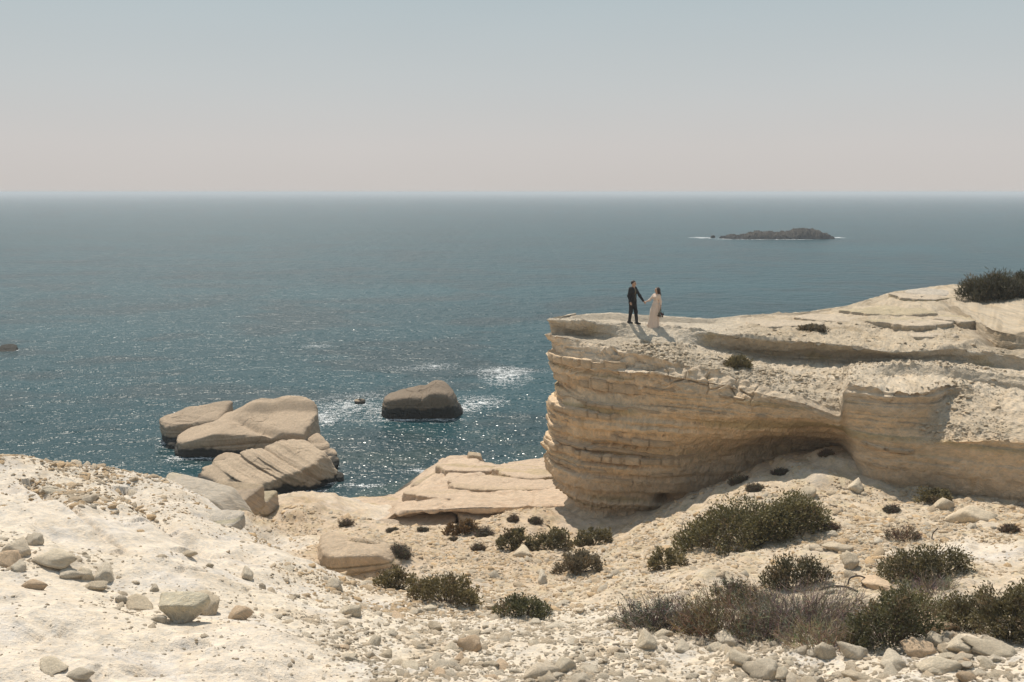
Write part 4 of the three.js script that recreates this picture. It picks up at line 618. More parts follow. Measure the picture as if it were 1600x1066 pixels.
ledge('boulder', 'big three-cornered grey boulder balanced on the white slope', 280, 974, 0, [[.06, 1, .1, .19], [-.78, -.62, .25, .2], [.66, -.66, .3, .21], [.1, -.25, 1, .17], [-.9, .3, .3, .36], [1, .25, .3, .36], [0, 0, -1, .26], [0, -1, 0, .3]], 13, { tint: [.68, .595, .485], detail: 26, bed: .02, ground: .2, back: .12 });
[[672, 814, 44.6, 1.5, .26, 'low striped shelf under the left of the slab hollow'], [752, 811, 44.4, 1.2, .3, 'low striped shelf under the right of the slab hollow'], [600, 826, 42, .8, .2, 'low peach ledge in front of the left of the slab'], [1455, 461, 52.2, 1.5, .2, 'low overhanging rock bench on the far crest of the headland'], [1022, 523, 41.2, .28, .22, 'pale cracked block on the rim below the couple']].forEach(([px, py, D, r, h, label], i) => { const R = rng(600 + i), pl = []; for (let k = 0; k < 8; k++) { const a = k / 8 * 6.28 + .5 * R(); pl.push([Math.cos(a), (R() - .6) * .5, Math.sin(a) * .9, r * (.8 + .35 * R()) * (Math.abs(Math.sin(a)) > .7 ? .75 : 1)]); } pl.push([.15 * (R() - .5), 1, .12, h], [0, -1, 0, Math.max(.3, h)]); ledge('rock_block', label, px, py, D, pl, 7, { tint: i < 3 ? [.58, .45, .33] : [.62, .535, .43], bed: .05, band: .25, detail: 20 }); });

ledge('rock_ledge', 'raised weathered ridge running out along the peach slab to the sea', 700, 752, 57.2, [[.86, .25, .5, .75], [-.86, .3, -.5, .8], [.5, .1, -.86, 3.1], [-.5, .12, .86, 3.0], [.1, 1, .05, .5], [0, -1, 0, 1]], 11, { tint: [.60, .46, .325], band: .2, bed: .1, detail: 34 });
ledge('rock_block', 'knob of rock at the sea end of the peach ridge', 742, 718, 61, [[1, .1, 0, .45], [-1, .1, .1, .5], [0, 0, 1, .5], [0, 0, -1, .5], [.1, 1, 0, .4], [0, -1, 0, .6]], 7, { tint: [.55, .42, .30], detail: 16 });

// upper beds of the peach slab, each ending in a worn step
[[785, 760, 50.5, 3.3, 2.6, .2], [700, 777, 48, 2.7, 1.3, .2], [835, 742, 54.5, 2.6, 2.6, .3], [590, 790, 49.5, 2.2, 1.6, .2], [740, 735, 56.5, 2.2, 1.8, .22]].forEach(([px, py, D, rx, rz, h], i) => { const R = rng(700 + i), pl = []; for (let k = 0; k < 9; k++) { const a = k / 9 * 6.28 + .4 * R(), c = Math.cos(a), s = Math.sin(a), r = 1 / Math.hypot(c / rx, s / rz); pl.push([c, .1, s, r * (.8 + .3 * R())]); } pl.push([.02, 1, -.13, h], [0, -1, 0, .6]); ledge('layer', '', px, py, D, pl, 13, { tint: [.63, .475, .335], band: .12, bed: .05, detail: 34, rough: .35, parent: slabMesh }); });

// ---------------------------------------------------------------- plants
const leafMat = new THREE.MeshPhysicalMaterial({ vertexColors: true, roughness: .95, transmission: .3, thickness: 0, side: THREE.DoubleSide });
const twigMat = new THREE.MeshStandardMaterial({ vertexColors: true, roughness: .9 });
class Tris {
  constructor() { this.p = []; this.c = []; }
  tri(a, b, c, col) { this.p.push(a.x, a.y, a.z, b.x, b.y, b.z, c.x, c.y, c.z); for (let i = 0; i < 3; i++) this.c.push(col[0], col[1], col[2]); }
  geo() { const g = new THREE.BufferGeometry(); g.setAttribute('position', new THREE.BufferAttribute(new Float32Array(this.p), 3)); g.setAttribute('color', new THREE.BufferAttribute(new Float32Array(this.c), 3)); g.computeVertexNormals(); return g; }
  twig(a, b, ra, rb, col) {                              // three-sided rod
    const d = b.clone().sub(a).normalize(), s = new THREE.Vector3(d.z, d.x * .3, -d.x).cross(d).normalize(), t = s.clone().cross(d), A = [], B = [];
    for (let i = 0; i < 3; i++) { const q = i * 2.0944, o = s.clone().multiplyScalar(Math.cos(q)).addScaledVector(t, Math.sin(q)); A.push(a.clone().addScaledVector(o, ra)); B.push(b.clone().addScaledVector(o, rb)); }
    for (let i = 0; i < 3; i++) { const j = (i + 1) % 3; this.tri(A[i], B[i], A[j], col); this.tri(A[j], B[i], B[j], col); }
  }
  leaf(o, d, n, len, wid, col) { const s = d.clone().cross(n).normalize().multiplyScalar(wid / 2), m = o.clone().addScaledVector(d, len * .5).addScaledVector(n, wid * .12), e = o.clone().addScaledVector(d, len); const l = m.clone().add(s), r = m.clone().sub(s); this.tri(o, l, e, col); this.tri(o, e, r, col); }
}
const rv = R => new THREE.Vector3(R() * 2 - 1, R() * 2 - 1, R() * 2 - 1);
// leafy bush: clumps of sprigs spread through an uneven low dome that follows the ground
function bush(label, px, py, wpx, hpx, o = {}) {
  const R = rng(Math.round(px * 7 + py * 13)), hit = o.D ? null : hitGround(px, py), D = o.D || hit.D, base = o.D ? at(px, py, D) : new THREE.Vector3(hit.x, groundY(hit.x, hit.z), hit.z);
  const s = D / F, w = wpx * s / 2, h = hpx * s * (o.tall || 1.12), dep = w * (o.depth || .75); base.z -= dep * .55; if (!o.D) base.y = groundY(base.x, base.z);
  const g = thing(o.name || 'bush', label, 'bush', base, o.group), F_ = new Tris(), T_ = new Tris();
  const floor = (x, z) => o.flat ? o.flat(x, z) : groundY(base.x + x, base.z + z) - base.y;
  const col = o.col || [.058, .062, .026], col2 = o.col2 || [.105, .098, .045], dry = o.dry || [.16, .115, .06];
  const L = (o.leaf || .055) * clamp(D / 24, .8, 1.7), area = w * dep + h * (w + dep) * .6, clumps = Math.round(clamp((o.dens || 1) * area * 95 / Math.pow(L / .055, 1.6), 36, 520)), per = o.per || 54;
  const seed = px * .37;
  for (let i = 0; i < clumps; i++) {
    const a = R() * 6.283, q = Math.sqrt(R()), nn = 1 + .32 * noise(Math.cos(a) * 1.6 + seed, Math.sin(a) * 1.6, 2) , cx = Math.cos(a) * q * w * nn, cz = Math.sin(a) * q * dep * nn;
    const dome = Math.sqrt(Math.max(0, 1 - q * q)) * (.8 + .55 * noise(cx * 1.7 / Math.max(.4, w) + seed, 5, cz * 1.7 / Math.max(.4, w))) + .12, cy = floor(cx, cz) + h * dome * (.1 + .9 * Math.pow(R(), .55)) * .92;
    const out = new THREE.Vector3(cx / w, .55 + .6 * dome + (o.up || 0), cz / dep).normalize(), tone = R(), isDry = R() < (o.dryShare ?? .12), cr = (o.clump || .16) * (.6 + .8 * R()) * clamp(w / .9, .6, 1.3);
    for (let k = 0; k < per; k++) {
      const off = rv(R).multiplyScalar(cr); const p0 = new THREE.Vector3(cx, cy, cz).add(off), d = out.clone().multiplyScalar(1.0).add(rv(R).multiplyScalar(.85)).normalize(), nn2 = rv(R).normalize();
      const m = clamp(.5 * tone + .6 * R()), v = .75 + .5 * R(), c = isDry ? dry.map(x => x * v) : [0, 1, 2].map(t => lerp(col[t], col2[t], m) * v);
      const ll = L * (.7 + .7 * R()); F_.leaf(p0, d, nn2, ll * (o.long || 1.25), ll * (o.wide || .62), c);
    }
    if (i % 3 === 0) { const foot = new THREE.Vector3(cx * .3, floor(cx * .3, cz * .3) - .02, cz * .3), mid = new THREE.Vector3(cx * .75, lerp(foot.y, cy, .55), cz * .75); const bc = [.11, .085, .06]; T_.twig(foot, mid, .014, .009, bc); T_.twig(mid, new THREE.Vector3(cx, cy, cz), .009, .004, bc); }
  }
  mesh('foliage', F_.geo(), leafMat, g); mesh('branches', T_.geo(), twigMat, g); return g;
}
// dry shrub: thin bare twigs forking up and outwards
function shrub(label, px, py, wpx, hpx, o = {}) {
  const R = rng(Math.round(px * 5 + py * 11)), hit = hitGround(px, py), D = hit.D, s = D / F, w = wpx * s / 2, h = hpx * s * 1.05, dep = w * (o.depth || .6), base = new THREE.Vector3(hit.x, 0, hit.z - dep * .5); base.y = groundY(base.x, base.z);
  const g = thing(o.name || 'dry_shrub', label, 'shrub', base, o.group), T_ = new Tris(), F_ = new Tris(), floor = (x, z) => groundY(base.x + x, base.z + z) - base.y;
  const n = Math.round((o.dens || 1) * clamp(w * dep * 620, 90, 900)), cols = o.cols || [[.20, .165, .13], [.15, .12, .095], [.25, .205, .15]];
  for (let i = 0; i < n; i++) {
    const a = R() * 6.283, q = Math.sqrt(R()), fx = Math.cos(a) * q * w * .8, fz = Math.sin(a) * q * dep * .8, p0 = new THREE.Vector3(fx, floor(fx, fz) - .02, fz), lean = new THREE.Vector3(fx / w * .9 + (R() - .5) * 1.5, .85, fz / dep * .7 + (R() - .5) * 1.5).normalize();
    const len = h * (.35 + .65 * R()) * (1.15 - .5 * q * q), c = cols[Math.floor(R() * cols.length)].map(v => v * (.75 + .5 * R())), r0 = .005 + .004 * R();
    const p1 = p0.clone().addScaledVector(lean, len * .5), l2 = lean.clone().add(rv(R).multiplyScalar(.45)).normalize(), p2 = p1.clone().addScaledVector(l2, len * .5); T_.twig(p0, p1, r0, r0 * .7, c); T_.twig(p1, p2, r0 * .7, .002, c);
    for (let k = 0; k < 5; k++) { const t = .3 + .7 * R(), b = p0.clone().lerp(p1, Math.min(1, t * 1.4)).lerp(p2, Math.max(0, t - .5)), d = lean.clone().add(rv(R).multiplyScalar(1.1)).normalize(), e = b.clone().addScaledVector(d, len * (.15 + .22 * R())); T_.twig(b, e, .0035, .0018, c);
      if (o.leafy && R() < o.leafy) for (let m = 0; m < 4; m++) F_.leaf(b.clone().lerp(e, R()), rv(R).normalize(), rv(R).normalize(), .04 + .03 * R(), .022, (o.leafCol || [.10, .085, .035]).map(v => v * (.7 + .6 * R()))); }
  }
  mesh('twigs', T_.geo(), twigMat, g); if (F_.p.length) mesh('foliage', F_.geo(), leafMat, g); return g;
}
const olive = [.12, .098, .04], olive2 = [.225, .178, .074], grass = [.135, .12, .042], grass2 = [.24, .20, .078], dark = [.098, .085, .037], dark2 = [.185, .15, .064], dull = [.135, .108, .064], dull2 = [.22, .178, .108];
bush('wide dark green bush, largest on the ramp below the cliff', 1185, 856, 240, 60, { col: [.10, .092, .034], col2: [.20, .165, .064], dens: 1.25, depth: .5, clump: .18, dryShare: .12 });
bush('broad green bush in the gully above the central rubble', 696, 946, 104, 44, { col: olive, col2: olive2 });
bush('small round green bush left of the broad gully bush', 617, 921, 62, 34, { col: olive, col2: olive2 });
bush('low spreading green bush in the rubble, nearest of the gully bushes', 818, 966, 86, 26, { col: [.07, .072, .026], col2: [.13, .12, .048] });
bush('round dark bush, leftmost of three under the cliff tip', 804, 861, 54, 32, { col: dark, col2: dark2 });
bush('dark bush in the middle of three under the cliff tip', 864, 858, 68, 32, { col: dark, col2: dark2 });
bush('dark bush in the cliff shadow, rightmost of three under the tip', 926, 853, 66, 26, { col: dark, col2: dark2 });
bush('grey-green bush on the gully bank below the shadowed bush', 903, 897, 76, 34, { col: dull, col2: dull2, dryShare: .25 });
bush('small olive bush left of the pale rock swelling on the ramp', 1044, 890, 54, 28, { col: olive, col2: olive2 });
bush('orange-brown low bush at the foot of the peach slab', 720, 836, 46, 20, { col: [.13, .075, .025], col2: [.20, .12, .045] });
bush('dark green bush high on the ramp, above the orange-tan slab', 1448, 912, 136, 48, { col: dark, col2: dark2, dens: 1.2, depth: .45 });
bush('olive-brown bush behind the grey shrubs', 1246, 918, 112, 44, { col: [.075, .066, .03], col2: [.125, .105, .05], dryShare: .2, depth: .45 });
bush('dark green bush in front of the grey twigs, centre of the lower right', 1398, 1012, 146, 84, { col: [.07, .073, .03], col2: [.15, .135, .056], dryShare: .2, depth: .55 });
bush('bright olive bush between the dark bush and the right edge bush', 1438, 978, 140, 48, { col: grass, col2: grass2, dryShare: .1, depth: .4 });
bush('dark green bush left of the one at the right edge', 1515, 987, 112, 64, { col: dark, col2: dark2, depth: .6 });
bush('tall dark green bush cut by the right edge of the picture', 1592, 1002, 118, 92, { col: dark, col2: dark2, dens: 1.2 });
bush('small green bush at the foot of the shaded cliff on the right', 1461, 786, 50, 18, { col: olive, col2: olive2 });
shrub('grey dry shrub of fine twigs, leftmost of the lower right shrubs', 1040, 985, 176, 66, { leafy: .35, leafCol: [.085, .078, .04] });
shrub('brown dry shrub beside the grey shrub, in the lower middle', 1135, 996, 150, 92, { cols: [[.20, .14, .08], [.24, .17, .09], [.13, .10, .07]], leafy: .4, leafCol: [.14, .10, .045] });
shrub('pale grey twiggy shrub in front of the olive-brown bush', 1262, 986, 215, 94, { dens: 1.1 });
shrub('tawny dry grass shrub at the foot of the grey shrubs', 1300, 1012, 170, 62, { cols: [[.27, .215, .13], [.20, .165, .11]] });
shrub('pale grey twiggy shrub before the dark bush high on the ramp', 1455, 928, 110, 42, {});
shrub('brown shrub with bare twigs on the ramp under the cliff', 1412, 846, 62, 30, { cols: [[.16, .10, .06], [.12, .085, .06]], leafy: .4, leafCol: [.13, .085, .045] });
shrub('grey-brown dry scrub filling the gap right of the brown dry shrub', 1200, 1004, 130, 60, { leafy: .3, leafCol: [.12, .10, .05] });
shrub('low grey dry scrub in front of the dark green bush', 1345, 1000, 120, 56, { dens: 1.1 });
shrub('brown leafy scrub above the brown dry shrub', 1165, 950, 110, 44, { cols: [[.17, .12, .075], [.13, .10, .07]], leafy: .6, leafCol: [.11, .09, .042] });
shrub('thin dry scrub right of the pale rock swelling', 1140, 925, 60, 28, { leafy: .5, leafCol: [.10, .09, .045] });
shrub('dry grey scrub under the bright olive bush', 1480, 960, 110, 34, { leafy: .2 });
// small dry tufts of the gully and the ramp
[[540, 823, 22, 14, 'brown tuft by the left end of the peach slab'], [612, 832, 18, 9, 'low brown tuft in front of the peach slab'], [627, 870, 24, 22, 'upright brown tuft above the round green bush'], [748, 860, 22, 14, 'round grey tuft in the middle of the gully'], [756, 838, 28, 18, 'grey-brown tuft right of the orange-brown bush'], [710, 846, 18, 10, 'small tuft below the orange-brown bush'], [802, 815, 18, 10, 'tuft on the stony bank right of the peach slab'], [836, 818, 22, 12, 'tuft near the cliff foot shadow'], [856, 776, 26, 18, 'pale dry tuft where the peach slab meets the cliff'], [1292, 712, 22, 12, 'brown tuft on the pale bank under the cliff hollow'], [1220, 742, 26, 14, 'reddish tuft on the crest of the pale bank'], [1155, 755, 26, 18, 'dry tuft at the left end of the pale bank'], [1300, 830, 26, 16, 'round brown tuft right of the big green bush'], [1180, 768, 30, 14, 'dry tuft behind the big green bush'], [1395, 800, 24, 14, 'small tuft below the shaded wall'], [1580, 830, 30, 14, 'dry tuft on the ramp near the right edge'], [660, 830, 16, 9, 'tiny tuft in front of the slab hollow']].forEach(([px, py, w, h, l], i) => shrub(l, px, py, w, h, { name: 'dry_tuft', cols: i % 2 ? [[.16, .115, .07], [.12, .09, .06]] : [[.17, .14, .10], [.11, .09, .07]], leafy: .5, leafCol: i % 3 ? [.10, .08, .045] : [.13, .085, .045], dens: 2.2, depth: .8 }));
// on the headland
function onProm(px, py, vmin, vmax) { const L = promL; let best = 1e9, bk = 0; const v = new THREE.Vector3(); for (let j = 0; j < L.nv; j++) { if (L.vs[j] < vmin || L.vs[j] > vmax) continue; for (let i = 0; i < L.nu; i++) { const k = (j * L.nu + i) * 3; v.set(L.out[k], L.out[k + 1], L.out[k + 2]); const q = project(v), d = (q[0] - px) ** 2 + (q[1] - py) ** 2; if (d < best) { best = d; bk = k; } } } return new THREE.Vector3(L.out[bk], L.out[bk + 1], L.out[bk + 2]); }
[[1568, 468, 108, 42, 'tall feathery dark green bush on top of the headland by the right edge', { col: [.055, .05, .026], col2: [.10, .088, .045], up: 1.2, long: 2.4, wide: .32, dens: 1.5, tall: 1, clump: .2, depth: .6 }, 2.05, 3], [1630, 464, 80, 42, 'second tall dark bush on the headland, cut by the right edge', { col: [.05, .046, .024], col2: [.09, .08, .04], up: 1.2, long: 2.4, wide: .32, dens: 1.5, tall: 1, clump: .2 }, 2.05, 3], [1153, 574, 32, 14, 'small olive tuft on the stony ledge of the headland', { col: olive, col2: olive2, up: .8, long: 2, wide: .35, dens: 1.4 }, 6.1, 8], [1275, 517, 40, 7, 'flat brown tuft on the plain top of the headland', { col: [.15, .12, .08], col2: [.22, .18, .12], dryShare: .4, tall: .8 }, 4.1, 5]].forEach(([px, py, w, h, l, o, a, b]) => { const p = onProm(px, py, a, b); const D = -p.z, q = project(p); bush(l, q[0], q[1], w, h, { ...o, D, flat: () => -.05 }); });
// thin worn plates of rock on the headland top, each ending in a small step
[[1225, 506, 2.2, 1.0, .05, 2.9, 4.9], [1305, 499, 2.8, 1.2, .07, 2.9, 4.9], [1385, 487, 2.2, 1.5, .09, 2.5, 4.9], [1425, 506, 2.4, 1.1, .09, 3.5, 4.9], [1455, 524, 1.8, .7, .06, 3.9, 4.95], [1440, 468, 1.9, 1.3, .1, 2, 4.5], [1515, 500, 1.8, 1.2, .1, 2.2, 4]].forEach(([px, py, rx, rz, h, a, b], i) => { const p = onProm(px, py, a, b), R = rng(760 + i), pl = []; for (let k = 0; k < 9; k++) { const an = k / 9 * 6.28 + .5 * R(), c = Math.cos(an), s = Math.sin(an), r = 1 / Math.hypot(c / rx, s / rz); pl.push([c, .08, s, r * (.7 + .45 * R())]); } pl.push([.05 * (R() - .5), 1, i > 10 ? .3 : .02, h], [0, -1, 0, .5]); ledge('layer', '', project(p)[0], project(p)[1], -p.z, pl, 16, { tint: [.62, .505, .375], band: .1, bed: .03, detail: 34, rough: .5, parent: cliffMesh }); });
// bare dead branches
function branch(label, pts, r) { const ps = pts.map(([px, py, up]) => { const h = hitGround(px, py + up); const p = at(px, py, h.D); p.y = Math.max(p.y, groundY(p.x, p.z) - .02); return p; }); const b = ps[0].clone(), t = new Tris(); const C = new THREE.CatmullRomCurve3(ps.map(p => p.clone().sub(b))); const g = mesh('dead_branch', new THREE.TubeGeometry(C, 24, r, 6), new THREE.MeshStandardMaterial({ color: new THREE.Color(.07, .055, .045), roughness: .9 })); g.position.copy(b); return tag(g, label, 'branch'); }
branch('bare dark branch lying along the slope above the grey shrubs', [[1280, 922, 2], [1300, 916, 2], [1325, 918, 3], [1340, 924, 2]], .022);
branch('bare dark branch standing up beside the olive-brown bush', [[1287, 920, 1], [1290, 909, 12], [1294, 896, 25]], .018);
branch('curved bare branch arching left of the orange-tan slab', [[1325, 914, 1], [1328, 904, 10], [1340, 900, 14], [1355, 904, 8]], .018);
branch('small forked dead branch on the ramp below the cliff', [[1456, 842, 1], [1458, 834, 9], [1465, 826, 18]], .016);

// ---------------------------------------------------------------- the couple
// a smooth skin drawn round a field of tapered limbs
function skin(f, lo, hi, cell, color) {
  const nx = Math.ceil((hi[0] - lo[0]) / cell) + 1, ny = Math.ceil((hi[1] - lo[1]) / cell) + 1, nz = Math.ceil((hi[2] - lo[2]) / cell) + 1, F3 = new Float32Array(nx * ny * nz), id = new Int32Array(nx * ny * nz).fill(-1), pos = [], idx = [];
  const at3 = (i, j, k) => (k * ny + j) * nx + i;
  for (let k = 0; k < nz; k++) for (let j = 0; j < ny; j++) for (let i = 0; i < nx; i++) F3[at3(i, j, k)] = f(lo[0] + i * cell, lo[1] + j * cell, lo[2] + k * cell);
  const E = [[0, 1], [0, 2], [0, 4], [1, 3], [1, 5], [2, 3], [2, 6], [3, 7], [4, 5], [4, 6], [5, 7], [6, 7]];
  for (let k = 0; k < nz - 1; k++) for (let j = 0; j < ny - 1; j++) for (let i = 0; i < nx - 1; i++) {
    const v = []; let m = 0; for (let c = 0; c < 8; c++) { const q = F3[at3(i + (c & 1), j + ((c >> 1) & 1), k + (c >> 2))]; v.push(q); if (q < 0) m++; }
    if (m === 0 || m === 8) continue; let x = 0, y = 0, z = 0, n = 0;
    for (const [a, b] of E) if ((v[a] < 0) !== (v[b] < 0)) { const t = v[a] / (v[a] - v[b]); x += lerp(a & 1, b & 1, t); y += lerp((a >> 1) & 1, (b >> 1) & 1, t); z += lerp(a >> 2, b >> 2, t); n++; }
    id[at3(i, j, k)] = pos.length / 3; pos.push(lo[0] + (i + x / n) * cell, lo[1] + (j + y / n) * cell, lo[2] + (k + z / n) * cell);
  }
  const quad = (a, b, c, d, flip) => { if (a < 0 || b < 0 || c < 0 || d < 0) return; if (flip) idx.push(a, c, b, a, d, c); else idx.push(a, b, c, a, c, d); };
  for (let k = 1; k < nz - 1; k++) for (let j = 1; j < ny - 1; j++) for (let i = 1; i < nx - 1; i++) {
    const s = F3[at3(i, j, k)] < 0;
    if (s !== F3[at3(i + 1, j, k)] < 0) quad(id[at3(i, j - 1, k - 1)], id[at3(i, j, k - 1)], id[at3(i, j, k)], id[at3(i, j - 1, k)], !s);
    if (s !== F3[at3(i, j + 1, k)] < 0) quad(id[at3(i - 1, j, k - 1)], id[at3(i - 1, j, k)], id[at3(i, j, k)], id[at3(i, j, k - 1)], !s);
    if (s !== F3[at3(i, j, k + 1)] < 0) quad(id[at3(i - 1, j - 1, k)], id[at3(i, j - 1, k)], id[at3(i, j, k)], id[at3(i - 1, j, k)], !s);
  }
  const P = new Float32Array(pos), C = new Float32Array(pos.length), c = [0, 0, 0];
  for (let i = 0; i < P.length; i += 3) { color(P[i], P[i + 1], P[i + 2], c); C.set(c, i); }
  return geoFrom(P, new Uint32Array(idx), C);
}
function cap(x, y, z, a, b, ra, rb) { const bx = b[0] - a[0], by = b[1] - a[1], bz = b[2] - a[2], px = x - a[0], py = y - a[1], pz = z - a[2], t = clamp((px * bx + py * by + pz * bz) / (bx * bx + by * by + bz * bz || 1)); return Math.hypot(px - bx * t, py - by * t, pz - bz * t) - lerp(ra, rb, t); }
const smin = (a, b, k) => { const h = Math.max(k - Math.abs(a - b), 0) / k; return Math.min(a, b) - h * h * k * .25; };
const limbs = (list, k) => (x, y, z) => { let d = 1e3; for (const q of list) d = smin(d, cap(x, y, z, q[0], q[1], q[2], q[3]), k); return d; };
const ell = (x, y, z, c, r) => { const k = Math.hypot((x - c[0]) / r[0], (y - c[1]) / r[1], (z - c[2]) / r[2]); return (k - 1) * Math.min(...r); };
const clothMat = r => new THREE.MeshStandardMaterial({ vertexColors: true, roughness: r });
const skinMat = new THREE.MeshPhysicalMaterial({ vertexColors: true, roughness: .55 });
const flat = (c, n = .06) => (x, y, z, o) => { const w = 1 + n * noise(x * 14, y * 14, z * 14); o[0] = c[0] * w; o[1] = c[1] * w; o[2] = c[2] * w; };
// hand: palm from the wrist along dir, fingers curled towards curl, thumb off the side
function handList(wr, dir, curl, side, s = 1) {
  const D = new THREE.Vector3(...dir).normalize(), C = new THREE.Vector3(...curl), S = new THREE.Vector3(...side).normalize(); C.addScaledVector(D, -C.dot(D)).normalize(); const P = (a, b, c) => [wr[0] + (D.x * a + S.x * b + C.x * c) * s, wr[1] + (D.y * a + S.y * b + C.y * c) * s, wr[2] + (D.z * a + S.z * b + C.z * c) * s], out = [];
  for (const b of [-.026, -.009, .009, .026]) out.push([P(.015, b * .7, 0), P(.085, b, 0), .017 * s, .013 * s]);
  [[.03, .062], [.01, .075], [-.01, .07], [-.03, .055]].forEach(([b, l]) => { out.push([P(.085, b, 0), P(.085 + l * .5, b, .014), .0098 * s, .009 * s]); out.push([P(.085 + l * .5, b, .014), P(.085 + l * .72, b, .045), .009 * s, .0082 * s]); });
  out.push([P(.02, .03, .004), P(.055, .052, .018), .0135 * s, .0105 * s]); out.push([P(.055, .052, .018), P(.088, .05, .034), .0105 * s, .009 * s]); return out;
}
function headField(c, f, s) {                               // skull, jaw, nose, ears; f: facing direction in plan
  const l = [f[1], -f[0]], q = (a, b, h) => [c[0] + (f[0] * a + l[0] * b) * s, c[1] + h * s, c[2] + (f[1] * a + l[1] * b) * s];
  return (x, y, z) => { let d = cap(x, y, z, q(-.012, 0, .03), q(.012, 0, .03), .086 * s, .084 * s); d = smin(d, cap(x, y, z, q(.03, 0, -.05), q(.045, 0, -.085), .06 * s, .04 * s), .04 * s); d = smin(d, cap(x, y, z, q(.095, 0, 0), q(.115, 0, -.03), .011 * s, .016 * s), .02 * s); for (const e of [-1, 1]) { d = smin(d, cap(x, y, z, q(-.01, e * .085, .01), q(-.012, e * .09, -.03), .014 * s, .012 * s), .012 * s); d = Math.max(d, -(Math.hypot(x - q(.092, e * .033, .008)[0], y - q(.092, e * .033, .008)[1], z - q(.092, e * .033, .008)[2]) - .012 * s)); } return d; };
}
function headColor(c, f, s, base, lip) { const l = [f[1], -f[0]]; return (x, y, z, o) => { const dx = (x - c[0]) / s, dz = (z - c[2]) / s, a = dx * f[0] + dz * f[1], b = dx * l[0] + dz * l[1], h = (y - c[1]) / s; let k = base; if (a > .04 && Math.abs(Math.abs(b) - .033) < .018 && Math.abs(h - .008) < .010) k = [.03, .02, .015]; else if (a > .05 && Math.abs(Math.abs(b) - .034) < .022 && Math.abs(h - .03) < .006) k = [.05, .03, .02]; else if (a > .05 && Math.abs(b) < .024 && Math.abs(h + .058) < .009) k = lip; o[0] = k[0]; o[1] = k[1]; o[2] = k[2]; }; }
const SKIN = [.42, .26, .175];
function footY(x, z) { const L = promL; let best = 1e9, y = 0; for (let j = 0; j < L.nv; j++) { if (L.vs[j] < 3.9 || L.vs[j] > 5.1) continue; for (let i = 0; i < L.nu; i++) { const k = (j * L.nu + i) * 3, d = (L.out[k] - x) ** 2 + (L.out[k + 2] - z) ** 2; if (d < best) { best = d; y = L.out[k + 1]; } } } return y; }
const manAt = onProm(988, 505, 4.82, 4.97), womanAt = manAt.clone(); womanAt.x += .95; womanAt.z += .05; womanAt.y = footY(womanAt.x, womanAt.z);
const handsAt = [.51, .88, .02];                             // where the hands meet, from the man's feet
